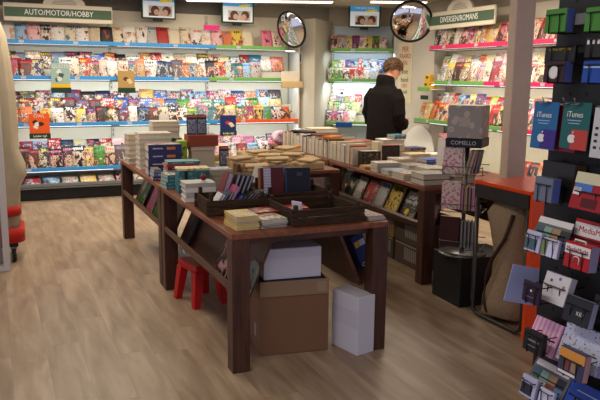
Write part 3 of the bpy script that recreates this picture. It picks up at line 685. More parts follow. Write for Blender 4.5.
# wooden crates
CW = wood('crate_wood', (42,30,23), (74,54,39), scale=(3, 3, 20), rough=0.8, spec=0.15)
def crate(loc, rz, wd, dp, h, label, posts=0.035):
    t = empty('wooden_crate', loc, rz, label, 'crate', 'old wooden crates on the tables')
    b = MB()
    for k in range(5): b.box((0, -dp/2+0.03+(dp-0.06)*k/4, 0.006), (wd-0.02, (dp-0.06)/4-0.012, 0.008), ch=0.001)
    b.build('bottom_board', CW, t)
    for s in (-1, 1):
        f = MB()
        for k in range(2): f.box((0, s*(dp/2-0.006), 0.004+h*(0.25+0.5*k)), (wd, 0.010, h*0.47), ch=0.0015)
        f.build('side_board', CW, t)
        g = MB()
        for k in range(2): g.box((s*(wd/2-0.018), 0, 0.004+h*(0.25+0.5*k)), (0.010, dp-0.026, h*0.47), ch=0.0015)
        g.build('end_board', CW, t)
        for q in (-1, 1):
            MB().box((s*(wd/2-0.032), q*(dp/2-0.024), 0.012+(h+posts)/2), (0.02, 0.024, h+posts-0.014), ch=0.002).build('corner_post', CW, t)
    return t
crate((1.222, 3.765, T0), R(-2), 0.36, 0.30, 0.085, 'old wooden crate full of leaning notebooks on the near table')
crate((1.585, 3.400, T0), R(0), 0.43, 0.385, 0.085, 'old wooden crate, nearly empty, on the near table corner', posts=0.02)
crate((1.685, 3.95, T0), R(2), 0.46, 0.28, 0.07, 'old wooden crate behind the empty one, holding burgundy and navy volumes')
crate((1.72, 4.38, T0), R(6), 0.42, 0.30, 0.07, 'old wooden crate farthest back, with papers, before the kraft parcels')

def notebook(x, y, z, th, h, dp, lean, rz, col, label, group, spine_back=True):
    """an upright notebook, thickness along x, page edges to the viewer, leaning over to +x"""
    k = ('nb', round(th, 3), round(h, 3), round(dp, 3), spine_back)
    if k not in _bk:
        c = min(0.0042, th*0.27); m_ = MB()
        m_.box((-th/2+c/2, 0, h/2), (c, dp, h), ch=0.0004); m_.box((th/2-c/2, 0, h/2), (c, dp, h), ch=0.0004)
        m_.box((0, (1 if spine_back else -1)*(dp/2-c/2), h/2), (th-2*c, c, h))
        _bk[k] = (m_.mesh('notebook_cover', [BD]), MB().box((0, 0, h/2), (th-2*c-0.0004, dp-0.008, h-0.006)).mesh('notebook_pages', [plain('notebook_paper', (160,154,170), 0.7)]))
    a = R(lean)
    o = link('notebook', _bk[k][0], None, (x, y, z + abs(math.sin(a))*th/2), (0, a, rz), label, 'notebook', group, color=col)
    link('pages', _bk[k][1], o, color=col)
    return o
NG = 'notebooks in the full crate'
CZ = T0+0.012
for i, (c, x, th, h, ln_, lb) in enumerate((
    ('white', 1.085, 0.020, 0.115, 34, 'white notebook at the front left corner of the full crate'),
    ('navy', 1.110, 0.016, 0.12, 33, 'navy notebook behind the white one in the full crate'),
    ('charcoal', 1.138, 0.018, 0.125, 32, 'dark grey notebook between navy and magenta ones in the crate'),
    ('magenta', 1.165, 0.020, 0.155, 28, 'magenta notebook standing taller in the front row of the crate'),
    ('blue', 1.190, 0.014, 0.11, 40, 'blue notebook just past the magenta one in the crate'),
    ('navy', 1.210, 0.013, 0.11, 42, 'thin navy notebook leaning beside the blue one'),
    ('black', 1.235, 0.014, 0.13, 44, 'black notebook, first of the leaning black run in the crate'),
    ('black', 1.255, 0.014, 0.13, 45, 'black notebook, second of the leaning black run in the crate'),
    ('charcoal', 1.275, 0.014, 0.135, 46, 'charcoal notebook in the middle of the leaning black run'),
    ('black', 1.295, 0.014, 0.135, 46, 'black notebook, fourth of the leaning black run in the crate'),
    ('navy', 1.315, 0.014, 0.135, 46, 'navy notebook, last but one of the leaning black run'))):
    notebook(x, 3.71, CZ, th, h, 0.10, ln_, R(-2), c, lb, NG)
for i, (c, x, th, h, ln_, lb) in enumerate((
    ('dark red', 1.165, 0.035, 0.205, 20, 'thick dark red volume in the back row of the full crate'),
    ('black', 1.215, 0.022, 0.20, 20, 'black notebook right beside the dark red volume in the crate'),
    ('black', 1.242, 0.020, 0.195, 21, 'second black notebook past the dark red volume in the crate'),
    ('charcoal', 1.268, 0.020, 0.195, 22, 'dark grey notebook in the back row of the full crate'),
    ('black', 1.294, 0.020, 0.19, 22, 'black notebook closing the back row of the full crate'))):
    notebook(x, 3.835, CZ, th, h, 0.11, ln_, R(-2), c, lb, NG)

# upright burgundy and navy volumes
def volume(x, y, z, wd, h, th, rz, col, label, lean=8):
    t = link('boxed_volume', None, None, (x, y, z), (R(-lean), 0, rz), label, 'book', 'tall volumes in the second crate')
    MB().box((0, 0, h/2), (wd, th, h), ch=0.002).build('cover', plain('vol_'+str(col), col, 0.5), t)
    MB().box((0, 0, h/2+0.0005), (wd-0.012, th-0.008, h+0.002)).build('pages', PG, t)
    return t
v1 = volume(1.530, 3.90, CZ, 0.155, 0.205, 0.03, R(-6), (88,24,32), 'burgundy volume with a pale paper band standing in the second crate')
MB().box((-0.028, -0.0158, 0.103), (0.045, 0.0015, 0.20)).build('paper_band', stripes('band_lines', (150,140,158), (190,184,204), 60, 2, 0.25), v1)
MB().box((-0.074, 0.0, 0.102), (0.008, 0.032, 0.203)).build('gold_edge', plain('gold_edge', (150,100,50)), v1)
v2 = volume(1.700, 3.885, CZ, 0.160, 0.200, 0.03, R(-8), (24,30,42), 'dark navy volume beside the burgundy one in the second crate')
MB().box((0.01, -0.0158, 0.16), (0.035, 0.001, 0.025)).build('cover_stamp', plain('stamp_grey', (60,66,80)), v2)
MB().box((-0.077, -0.0158, 0.10), (0.006, 0.001, 0.18)).build('blue_ribbon', plain('ribbon_blue', (60,80,130)), v2)
# contents of the empty crate
book(0.20, 0.14, 0.02, (1.50, 3.50, T0+0.012), R(8), 'dark red', 'dark red book lying at the back of the nearly empty crate', None, printed=1)
book(0.17, 0.12, 0.018, (1.49, 3.50, T0+0.034), R(-6), 'red', 'red book lying on the dark red one in the empty crate', None)
MB().box((0, 0, 0.05), (0.008, 0.07, 0.10), ch=0.001).build('price_card', plain('card_lilac', (216,208,224), 0.5), loc=(1.462, 3.335, T0+0.012), rot=(0, R(-8), R(25)), label='white card standing in the nearly empty crate', cat='card')
MB().prism([(0, 0), (0.085, 0), (0.03, 0.055)], -0.003, 0.003, axis='y').build('paper_flap', plain('paper_beige', (206,192,164), 0.7), loc=(1.50, 3.30, T0+0.012), rot=(R(-30), 0, 0), label='beige folded paper triangle inside the nearly empty crate', cat='paper')
for i, (x, y, c, lb) in enumerate(((1.62, 3.42, 'charcoal', 'dark flat book on the floor of the empty crate'), (1.66, 3.30, 'black', 'black flat notebook at the front of the empty crate'))):
    book(0.15, 0.11, 0.012, (x, y, T0+0.012), R(12*i), c, lb, None)
# papers and an orange box in the farthest crate
for i, (x, y, c, l_, lb) in enumerate(((1.60, 4.40, 'pale grey', 20, 'grey booklet leaning in the farthest crate'), (1.64, 4.38, 'terracotta', 24, 'terracotta booklet leaning in the farthest crate'), (1.70, 4.40, 'charcoal', 26, 'charcoal booklet leaning in the farthest crate'), (1.76, 4.38, 'navy', 28, 'navy booklet leaning in the farthest crate'), (1.82, 4.36, 'brown', 28, 'brown booklet leaning in the farthest crate'))):
    notebook(x, y, CZ, 0.016, 0.15, 0.16, l_, R(6), c, lb, 'booklets in the farthest crate')
MB().box((0, 0, 0.025), (0.07, 0.05, 0.05), ch=0.004).build('small_box', plain('box_orange', (206,104,60)), loc=(2.52, 5.30+0.13, T0), rot=(0,0,0.3), label='small orange box on the middle table by the kraft parcels', cat='box')

# book stacks on the left row
stack(1.140, 4.17, T0, 0.19, 0.155, [0.030, 0.030, 0.028, 0.028], -3, ['white','pale grey','white','pale grey'], 'the white stack behind the full crate', spine='-y', jit=0.006)
MB().lathe([(0.001, -0.02), (0.014, -0.016), (0.021, 0), (0.014, 0.016), (0.001, 0.02)], n=16).build('decorative_ball', plain('ball_red', (120,22,26), 0.5), loc=(1.175, 4.17, T0+0.1395), label='small dark red ball on top of the white book stack', cat='ball')
t = empty('gift_box', (1.185, 4.47, T0), R(-4), 'teal patterned gift box with a black band behind the white stack', 'box')
MB().box((0, 0, 0.075), (0.21, 0.13, 0.15), ch=0.003).build('body', floral('teal_print', (40,104,112), (90,140,140), (34,70,84), 26), t)
MB().box((0, 0, 0.159), (0.216, 0.136, 0.016), ch=0.003).build('lid', floral('lid_print', (206,196,150), (180,120,90), (120,150,110), 30), t)
MB().box((-0.055, -0.0665, 0.075), (0.02, 0.003, 0.149)).build('band', plain('band_black', (26,26,30)), t)
stack(1.095, 4.70, T0, 0.115, 0.16, [0.024, 0.024, 0.024, 0.024], 4, ['teal','teal','teal','teal'], 'the small teal stack at the table edge', spine='-y', printed=0)
stack(1.405, 4.60, T0, 0.155, 0.15, [0.030, 0.030, 0.030, 0.030, 0.012], -4, ['pale grey','white','pale grey','beige','pale blue'], 'the grey-white stack before the kraft parcels', spine='+x', printed=1)
stack(1.225, 4.93, T0, 0.24, 0.15, [0.034, 0.022, 0.020, 0.022, 0.022, 0.016, 0.020], -2, ['charcoal','pale grey','dark red','pale grey','dark red','red','teal'], 'the red-spined stack in front of the navy books', spine='-y')
stack(1.072, 5.11, T0, 0.06, 0.15, [0.030, 0.028, 0.026], 0, ['navy','blue','grey'], 'the low blue stack at the table edge', spine='-y', jit=0.002)
stack(1.190, 5.37, T0, 0.26, 0.20, [0.062, 0.060, 0.060, 0.060], -3, ['navy','navy','navy','navy'], 'the big navy stack on the second table', spine='-y', printed=5, jit=0.004)
stack(1.205, 5.80, T0, 0.27, 0.22, [0.042]*7, -2, ['white','pale grey','white','beige','pale grey','beige','white'], 'the tall white stack behind the navy books', spine='+x', printed=0, jit=0.004)
stack(1.12, 6.16, T0, 0.16, 0.16, [0.042]*6, 4, ['beige','white','pale grey','cream','beige','tan'], 'the beige stack at the far table corner', spine='+x')
stack(1.40, 6.24, T0, 0.24, 0.22, [0.045]*8, -3, ['beige','cream','tan','beige','cream','beige','tan','cream'], 'the tallest beige stack at the far table end', spine='+x', jit=0.004)
for i, (x, c, lb) in enumerate(((1.375, 'dark green', 'dark green upright book beside the tall white stack'), (1.405, 'teal', 'teal upright book between green and red ones'), (1.435, 'terracotta', 'terracotta upright book beside the lime one'))):
    notebook(x, 5.86, T0, 0.026, 0.245, 0.16, 0, 0, c, lb, 'upright books by the white box', spine_back=False)
t = MB().box((0, 0, 0.125), (0.07, 0.14, 0.25), ch=0.002, fm={'-y': 1}).build('book', [plain('lime_cover', (150,180,50)), floral('lime_print', (150,180,50), (70,120,50), (210,210,90), 20)], loc=(1.372, 5.50, T0), rot=(0, 0, R(-6)), label='thick lime green book standing upright between navy stack and white box', cat='book')
t = empty('storage_box', (1.535, 5.50, T0), R(-3), 'white box with a thick lid under the terracotta box', 'box')
MB().box((0, 0, 0.085), (0.19, 0.15, 0.17), ch=0.003).build('body', plain('box_offwhite', (196,188,168), 0.6), t)
MB().box((0, 0, 0.187), (0.205, 0.165, 0.034), ch=0.004).build('lid', plain('box_lid', (212,204,184), 0.6), t)
MB().box((0, 0, 0.045), (0.245, 0.19, 0.09), ch=0.003).build('terracotta_box', plain('box_terracotta', (140,66,46), 0.6), loc=(1.535, 5.50, T0+0.205), rot=(0,0,R(-4)), label='flat terracotta box on top of the white lidded box', cat='box')
def titled_book(x, y, z, rz, label):
    t = link('book', None, None, (x, y, z), (R(-4), 0, rz), label, 'book', 'navy books with an orange title band')
    MB().box((0, 0, 0.08), (0.078, 0.022, 0.16), ch=0.002).build('cover', plain('navy_cover', (44,46,86)), t)
    MB().box((0, -0.0118, 0.145), (0.066, 0.0015, 0.014)).build('title_band', plain('orange_band', (206,104,50)), t)
    MB().box((0, -0.0118, 0.065), (0.064, 0.0015, 0.11)).build('picture', floral('grey_print', (116,122,140), (90,96,120), (160,156,160), 30), t)
titled_book(1.458, 5.50, T0+0.296, R(-6), 'navy book with orange band on the terracotta box, beside the lime book side')
titled_book(1.542, 5.50, T0+0.296, R(-4), 'navy book with orange band on the terracotta box, on the side of the blue poster')
titled_book(1.705, 5.42, T0+0.04, R(-4), 'navy book with orange band standing low beside the white lidded box')
MB().box((0, 0, 0.0195), (0.16, 0.12, 0.039), ch=0.002).build('book', plain('book_grey', (150,144,130)), loc=(1.705, 5.42, T0), rot=(0,0,R(-4)), label='flat grey book under the low navy titled book', cat='book')
for i, (x, y, w_, c, lb) in enumerate(((1.63, 4.90, 0.02, 'brown', 'brown upright booklet before the kraft parcels'), (1.67, 4.90, 0.018, 'tan', 'tan upright booklet before the kraft parcels'))):
    notebook(x, y, T0, w_, 0.12, 0.10, 6, 0, c, lb, 'small upright booklets', spine_back=False)
book(0.16, 0.14, 0.02, (1.83, 5.80, T0), R(20), 'lime', 'lime green booklet on the second table beside the kraft parcels', None, printed=2)

# kraft parcels
KR = plain('kraft_paper', (184,158,118), 0.75, noise=0.10, nscale=14, bump=0.3)
krng = random.Random(3)
kraft = [(1.82, 4.99, 0.22, 0.17, 0.07, 6), (2.12, 5.27, 0.22, 0.17, 0.065, -8), (2.40, 5.29, 0.24, 0.18, 0.06, 12), (1.82, 5.29, 0.22, 0.17, 0.10, -4), (2.12, 5.52, 0.25, 0.18, 0.085, 9), (2.38, 5.56, 0.20, 0.18, 0.08, -12), (2.55, 5.56, 0.08, 0.16, 0.07, 4),
         (1.84, 6.05, 0.15, 0.17, 0.06, 0), (2.12, 5.78, 0.24, 0.18, 0.09, -5), (2.42, 5.82, 0.22, 0.18, 0.11, 14), (2.16, 6.04, 0.22, 0.17, 0.08, 8)]
kl = ['at the front beside the grey-white stack', 'at the front of the middle table', 'at the front near the right table row', 'behind the tallest front one', 'in the centre of the middle table', 'in the second row near the books with cream edges', 'small, tight against the right table row',
      'small, alone at the back of the second table', 'in the third row of the middle table', 'in the third row beside the cream-edged books', 'at the very back of the middle table']
for (x, y, a, b2, h, rz), lb in zip(kraft, kl):
    t = empty('kraft_parcel', (x, y, T0), R(rz), 'kraft-brown wrapped book parcel ' + lb, 'parcel', 'kraft brown parcels on the middle table')
    m_ = MB(); m_.box((0, 0, h/2), (a, b2, h), ch=0.008)
    m_.build('wrapping', KR, t)
    MB().prism([(-a*0.4, -b2*0.46), (a*0.42, -b2*0.40), (a*0.2, b2*0.40), (-a*0.3, b2*0.45)], h, h+0.004).build('folded_flap', plain('kraft_light', (186,160,120), 0.75), t)
for (x, y, rz, h, lb) in ((2.13, 5.27, 25, 0.0755, 'loose kraft envelope lying across the front parcels'), (2.14, 5.52, -30, 0.0955, 'loose kraft envelope bent over the middle parcels'), (2.42, 5.82, 35, 0.1205, 'loose kraft envelope raised on the rear parcels'),
    (1.80, 5.29, 18, 0.1105, 'loose kraft envelope on the parcel nearest the low navy book'), (2.12, 5.28, -20, 0.0925, 'upper kraft envelope crossing another on the front parcels'), (2.41, 5.29, 40, 0.0705, 'kraft envelope askew on the parcel by the orange box'),
    (2.37, 5.56, -48, 0.0905, 'kraft envelope askew on the second parcel by the standing row'), (1.82, 4.99, -12, 0.0805, 'kraft envelope on the parcel beside the grey-white stack'), (2.14, 5.79, 12, 0.1005, 'kraft envelope on the third-row parcel')):
    MB().box((0, 0, 0.008), (0.19, 0.14, 0.014), ch=0.006).build('kraft_envelope', plain('kraft_light', (186,160,120), 0.75), loc=(x, y, T0+h), rot=(R(2), R(-2), R(rz)), label=lb, cat='envelope', group='loose kraft envelopes')

# ------------------------------------------------------------------ right row contents
def RP(x, y, z=T0):     # along the right table row, x from its near edge
    c, s = math.cos(-RT), math.sin(-RT)
    return (2.785+x*c-(y-4.10)*s, 4.10+x*s+(y-4.10)*c, z)
# a long row of standing books, page edges to the aisle
y = 5.36; i = 0
rcol = ['cream','red','cream','black','white','tan','cream','cream','charcoal','white','brown','cream','cream','dark red','white','cream','cream','black','cream','navy','white','cream','beige','black','cream']
while y < 7.12:
    th = [0.035, 0.022, 0.07, 0.03, 0.085, 0.09, 0.08, 0.075][i % 8]; h = 0.155 + 0.014*((i*7) % 3)
    p = RP(0.115, y+th/2)
    k = ('row', th, h)
    if k not in _bk:
        c = 0.0025
        _bk[k] = (MB().box((0, -th/2+c/2, h/2), (0.16, c, h)).box((0, th/2-c/2, h/2), (0.16, c, h)).box((0.08-c/2, 0, h/2), (c, th-2*c, h)).mesh('row_cover', [BD]), MB().box((0, 0, h/2), (0.152, th-2*c-0.0004, h-0.006)).mesh('row_pages', [PG]))
    o = link('book', _bk[k][0], None, p, (0, 0, -RT), '%s-bound book, %s from the near end of the standing row on the right table' % (rcol[i % 25], ORD[i]), 'book', 'standing books along the right table', color=rcol[i % 25])
    link('pages', _bk[k][1], o)
    y += th+0.003; i += 1
# second row behind, lying
stack(*RP(0.42, 6.95)[:2], T0, 0.30, 0.26, [0.042]*5, -4, ['cream','beige','cream','beige','cream'], 'the cream stack behind the standing row by the column', spine='+x')
stack(*RP(0.42, 6.50)[:2], T0, 0.26, 0.30, [0.034]*5, 3, ['beige','cream','charcoal','beige','black'], 'the mixed stack behind the middle of the standing row', spine='+x')
stack(*RP(0.45, 6.05)[:2], T0, 0.26, 0.26, [0.030]*5, 3, ['cream','white','beige','white','terracotta'], 'the white stack behind the standing row', spine='+x', printed=3)
MB().box((0, 0, 0.013), (0.16, 0.11, 0.026), ch=0.003).build('book', plain('red_yellow', (206,120,36)), loc=RP(0.12, 5.98, T0+0.1835), rot=(0, 0, R(15)), label='orange-yellow booklet lying on top of the standing row', cat='book')
MB().box((0, 0, 0.009), (0.14, 0.30, 0.018), ch=0.003).build('folder', plain('folder_black', (30,30,34)), loc=RP(0.13, 6.75, T0+0.1835), rot=(0, 0, R(6)), label='black folder lying on top of the standing row near the wall', cat='folder')
MB().box((0, 0, 0.009), (0.13, 0.22, 0.018), ch=0.003).build('folder', plain('folder_brown', (96,46,34)), loc=RP(0.13, 6.30, T0+0.1835), rot=(0, 0, R(-4)), label='dark brown folder lying on the middle of the standing row', cat='folder')
# plastic bags at the far end
def blob(name, mat, loc, sx, sy, sz, label, cat, seed, amp=0.34):
    r_ = random.Random(seed); m_ = MB(); nu, nv = 16, 10; rings = []
    ph = [r_.uniform(0, 6.28) for _ in range(6)]
    for j in range(nv+1):
        v = math.pi*j/nv; ring = []
        for i in range(nu):
            u = 2*math.pi*i/nu
            k = 1+amp*(0.5*math.sin(3*u+ph[0]+2*v)+0.4*math.sin(5*u+ph[1]-3*v)+0.4*math.sin(4*v+ph[2]+2*u))
            s = max(0.002, math.sin(v))**0.7
            ring.append((sx/2*k*s*math.cos(u), sy/2*k*s*math.sin(u), sz/2*(1-math.cos(v)) if j not in (0,) else 0.0))
        rings.append(ring)
    m_.loft(rings, 0); o = m_.build(name, mat, loc=loc, label=label, cat=cat)
    return o
blob('plastic_bag', floral('bag_pink', (214,190,206), (196,110,150), (150,180,214), 12), RP(0.09, 7.33), 0.20, 0.17, 0.16, 'crumpled pink and white plastic bag at the far end of the right table', 'bag', 4)
blob('plastic_bag', floral('bag_pale', (206,206,214), (150,150,170), (216,160,186), 12), RP(0.31, 7.33), 0.22, 0.18, 0.18, 'crumpled pale plastic bag behind the pink one by the corner column', 'bag', 9)
MB().box((0, 0, 0.055), (0.05, 0.05, 0.11), ch=0.006).box((0, 0, 0.10), (0.052, 0.052, 0.03), 1, ch=0.004).build('glue_bottle', [plain('bottle_white', (214,210,200)), plain('bottle_orange', (226,140,40))], loc=(2.66, 6.10, T0), label='small white bottle with orange cap between the two table rows', cat='bottle')

# dark picture box, black framed book
def face_book(x, y, z, wd, h, th, rz, col, pic, label, top_col=None, lean=3):
    t = link('book', None, None, (x, y, z), (R(-lean), 0, rz), label, 'book')
    MB().box((0, 0, h/2), (wd, th, h), ch=0.002).build('cover', plain('fb_'+str(col), col, 0.45), t)
    MB().box((0, -th/2-0.0006, h*0.5), (wd*0.86, 0.0012, h*0.8)).build('picture', pic, t)
    MB().box((0, 0, h+0.0005), (wd-0.01, th-0.008, 0.002)).build('pages', plain('fbt_'+str(top_col), top_col, 0.6) if top_col else PG, t)
    return t
face_book(*RP(0.155, 5.265), 0.17, 0.135, 0.12, R(-10), (44,32,28), floral('dark_scene', (40,30,28), (96,70,56), (130,104,84), 24), 'thick black book with a brown picture at the end of the standing row')
face_book(*RP(0.30, 5.40), 0.04, 0.20, 0.14, R(-8), (206,196,170), plain('cream_face', (206,196,170)), 'narrow cream book standing between the two black-faced ones')
face_book(*RP(0.42, 5.42), 0.19, 0.165, 0.12, R(-8), (30,26,26), floral('night_print', (30,24,26), (50,36,34), (84,60,52), 30), 'thick black-framed book with red page top on the right table', top_col=(176,60,46))
stack(*RP(0.55, 5.62)[:2], T0, 0.22, 0.18, [0.05]*4, -6, ['cream','beige','cream','white'], 'the cream stack behind the black-framed book', spine='+x')
face_book(*RP(0.60, 5.36), 0.10, 0.055, 0.05, R(-6), (206,160,40), plain('yellow_face', (214,170,44)), 'small yellow book beside the black-framed one')
stack(*RP(0.62, 5.62)[:2], T0+0.2021, 0.14, 0.12, [0.02, 0.02], 10, ['navy','teal'], 'the small dark pile on the cream stack', spine='-y')
stack(*RP(0.84, 5.30)[:2], T0, 0.18, 0.16, [0.03, 0.028, 0.03], 4, ['beige','cream','white'], 'the cream pile at the side of the right table', spine='-y')
stack(*RP(0.80, 5.62)[:2], T0, 0.18, 0.16, [0.035, 0.03, 0.03, 0.02], 4, ['tan','charcoal','beige','navy'], 'the dark pile on the far side of the right table', spine='-y')
# flat piles along the near edge
stack(*RP(0.10, 5.13)[:2], T0, 0.17, 0.13, [0.014, 0.014], -8, ['orange','gold'], 'the orange pile below the black picture book', spine='-y', printed=2)
stack(*RP(0.14, 4.96)[:2], T0, 0.20, 0.15, [0.026, 0.026, 0.024], -6, ['white','pale grey','white'], 'the white pile near the orange one', spine='+x', printed=0)
stack(*RP(0.36, 5.06)[:2], T0, 0.20, 0.18, [0.03, 0.03, 0.028], -4, ['white','cream','white'], 'the white pile before the black-framed book', spine='+x', printed=1)
stack(*RP(0.12, 4.76)[:2], T0, 0.18, 0.16, [0.02, 0.02], -6, ['cream','pale blue'], 'the low pile halfway along the right table edge', spine='+x', printed=4)
stack(*RP(0.34, 4.80)[:2], T0, 0.20, 0.16, [0.022, 0.022, 0.022], -3, ['pale grey','white','pale grey'], 'the pale pile in the middle of the right table', spine='-y', printed=1)
stack(*RP(0.11, 4.53)[:2], T0, 0.18, 0.20, [0.024, 0.024], -4, ['white','pale grey'], 'the white pile behind the thick end books', spine='+x', printed=3)
stack(*RP(0.33, 4.53)[:2], T0, 0.20, 0.20, [0.026, 0.026, 0.026], -4, ['white','beige','pale grey'], 'the grey pile behind the end books', spine='+x', printed=0)
stack(*RP(0.56, 4.95)[:2], T0, 0.16, 0.14, [0.03, 0.03, 0.03], 2, ['navy','blue','blue'], 'the blue pile before the standing magazines', spine='-y')
stack(*RP(0.56, 5.17)[:2], T0, 0.20, 0.15, [0.028, 0.028, 0.028, 0.028], 4, ['cream','white','cream','beige'], 'the cream pile behind the blue one', spine='-y')
stack(*RP(0.125, 4.235)[:2], T0, 0.22, 0.20, [0.042, 0.042], -5, ['charcoal','grey'], 'the thick pair at the end of the right table', spine='+x', jit=0.002, jr=1)
stack(*RP(0.36, 4.25)[:2], T0, 0.19, 0.21, [0.045, 0.045], 3, ['pale grey','charcoal'], 'the second thick pair beside the spinner', spine='+x', jit=0.002, jr=1)
# standing magazines, spines to the aisle
for i in range(11):
    c = ['white','pale grey','white','cream','white','pale pink','white','pale grey','cream','white','pink'][i]
    p = RP(0.545+i*0.017, 4.70)
    k = 'smag'
    if k not in _bk: _bk[k] = MB().box((0, 0, 0.14), (0.013, 0.20, 0.28), ch=0.001, fm={'+z': 1}).mesh('standing_magazine', [BD, PG])
    link('magazine', _bk[k], None, p, (0, R(2), -RT), '%s magazine standing upright, %s from the left beside the notebook spinner' % (c, ORD[i]), 'magazine', 'magazines standing upright beside the spinner', color=c)
MB().box((0, 0, 0.004), (0.16, 0.12, 0.006), ch=0.001, fm={'+z': 1}).build('magazine', [plain('mag_pink', (214,110,140)), cover_mat(5)], loc=RP(0.60, 4.72, T0+0.288), rot=(R(25), 0, 0.2), label='pink magazine lying slanted on top of the upright magazines', cat='magazine', color='pink')

# magazines displayed on the sloped ledges
def ledge_mag(base, rz, y, x0, c, v, wd, h, label, group='magazines on the sloped table ledges', th=0.008, sgn=1):
    """base table corner; the cover faces the aisle at -x"""
    lx = 0.098+0.01 if sgn == 1 else None
    a = rz
    px = base[0]+x0*math.cos(a)-y*math.sin(a); py = base[1]+x0*math.sin(a)+y*math.cos(a)
    return link('magazine', mag_mesh(wd, h, th, v, bow=0.001), None, (px, py, 0.386), (R(-25.0), 0, a+R(-90)), label, 'magazine', group, color=c)
B1 = (2.785, 4.10)
for y_, c, v, wd, h, lb in ((0.42, 'black', 6, 0.20, 0.26, 'black comic magazine with white letters and a yellow sun on the slope'), (0.68, 'yellow', 9, 0.20, 0.27, 'yellow magazine with small black figures on the sloped ledge'),
     (0.90, 'pale grey', 10, 0.17, 0.26, 'grey and white magazine beside the yellow one on the slope'), (1.09, 'red', 6, 0.19, 0.26, 'red-orange magazine with a pale figure on the sloped ledge'),
     (1.30, 'white', 9, 0.15, 0.25, 'white booklet leaning on the sloped ledge beside the crate'), (1.48, 'dark green', 11, 0.20, 0.26, 'dark green magazine farthest along the sloped ledge')):
    o = ledge_mag(B1, -RT, y_, 0.085, c, v, wd, h, lb, 'magazines on the right table slope')
    if c == 'black':
        MB().lathe([(0.001, 0), (0.03, 0), (0.03, 0.001), (0.001, 0.001)], n=20, M=Matrix.Rotation(R(90), 4, 'X')).build('yellow_sun', plain('sun_yellow', (226,196,40)), o, loc=(-0.01, -0.0065, 0.08))
        for q in range(4): text('lettering', ('DE BESTE', 'STRIPS', 'VAN HET', 'JAAR')[q], 0.04, WTX, o, (-0.0, -0.0060+0.001*q, 0.235-q*0.036), (R(90), 0, 0), ext=0.0006)
    if c == 'yellow':
        f = MB(); r_ = random.Random(2)
        for q in range(14):
            cx, cz = r_.uniform(-0.08, 0.08), r_.uniform(0.03, 0.24); f.box((cx, -0.0068, cz), (0.012, 0.001, 0.02))
        f.build('printed_figures', plain('figure_black', (60,44,20)), o)
B2 = (1.03, 4.78)
for y_, c, v, wd, h, lb in ((1.24, 'green', 8, 0.22, 0.27, 'green magazine with pale edges at the far end of the left ledge'), (0.86, 'pink', 11, 0.20, 0.26, 'pink flower magazine on the ledge of the second table'), (0.60, 'green', 11, 0.20, 0.27, 'green flower magazine on the ledge of the second table')):
    ledge_mag(B2, 0, y_, 0.085, c, v, wd, h, lb, 'magazines on the second table slope')
B3 = (1.03, 3.16)
ledge_mag(B3, 0, 0.50, 0.085, 'pale pink', 1, 0.19, 0.20, 'white magazine with red print at the near end of the sloped ledge', 'magazines on the near table slope')
MB().box((0, 0, 0.13), (0.09, 0.012, 0.26), ch=0.002).build('book', plain('book_black', (24,24,26), 0.4), loc=(1.118, 4.40, 0.392), rot=(R(-24), 0, R(-90)), label='narrow black book leaning on the near table ledge', cat='book')
# oval picture book peeping past the leg
pts = [(0.05*math.cos(a), 0.10+0.07*math.sin(a)) for a in [math.pi*k/12 for k in range(13)]] + [(-0.05, 0.0), (0.05, 0.0)]
MB().prism(pts, -0.008, 0.008, axis='y').build('picture_book', floral('oval_print', (120,118,104), (70,70,66), (160,156,140), 20), loc=(1.135, 3.275, 0.395), rot=(R(-24), 0, R(-84)), label='grey round-topped picture book behind the front table leg', cat='book')
# navy box on the far slope of the near table
t = link('book_box', None, None, (1.878, 3.47, 0.405), (R(-23.5), 0, R(90)), 'navy blue book box with yellow and white label on the far slope', 'box')
MB().box((0, -0.040, 0.112), (0.24, 0.080, 0.215), ch=0.002).build('body', plain('navy_box', (46,60,112), 0.4), t)
MB().box((-0.1206, -0.022, 0.165), (0.0012, 0.026, 0.036)).build('yellow_label', plain('lab_yellow', (220,180,60)), t)
MB().box((-0.1206, -0.056, 0.165), (0.0012, 0.036, 0.036)).build('white_label', plain('lab_white', (200,204,220)), t)
text('lettering', 'COS', 0.032, WTX, t, (-0.1208, -0.040, 0.035), (R(90), 0, R(-90)))

# ------------------------------------------------------------------ boxes and stool under the near table
CB = plain('carton_brown', (120,86,62), 0.7, nscale=8, noise=0.08); CBI = plain('carton_flap', (140,112,90), 0.7, nscale=8)
t = empty('cardboard_carton', (1.235, 3.325, 0), R(-9), 'large brown cardboard carton with folded flaps under the near table', 'carton')
MB().box((0.195, 0.16, 0.205), (0.39, 0.32, 0.41), ch=0.004).build('body', CB, t)
MB().box((0.195, -0.004, 0.375), (0.385, 0.005, 0.085), ch=0.001).build('flap', CBI, t)
MB().box((0.195, 0.325, 0.37), (0.385, 0.005, 0.085), ch=0.001).build('flap', CBI, t)
MB().box((0.345, -0.0075, 0.375), (0.05, 0.002, 0.055)).build('tape', plain('tape_tan', (150,128,104), 0.3), t)
MB().box((-0.0015, 0.10, 0.12), (0.003, 0.05, 0.07)).build('shipping_label', plain('label_grey', (150,140,140)), t)
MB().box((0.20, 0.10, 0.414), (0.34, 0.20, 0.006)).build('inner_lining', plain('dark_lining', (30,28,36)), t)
t = empty('white_box', (1.268, 3.345, 0.418), R(-6), 'white box lying on the brown carton under the near table', 'box', 'white boxes under the near table')
MB().box((0.163, 0.10, 0.085), (0.326, 0.20, 0.17), ch=0.003).build('body', plain('box_white', (206,204,214), 0.6, noise=0.03), t)
MB().box((0.163, -0.0012, 0.142), (0.322, 0.003, 0.05)).build('lid_flap', plain('box_white_flap', (198,196,208), 0.6), t)
t = empty('white_box', (1.728, 3.125, 0), R(13), 'tall white box standing on the floor beside the brown carton', 'box', 'white boxes under the near table')
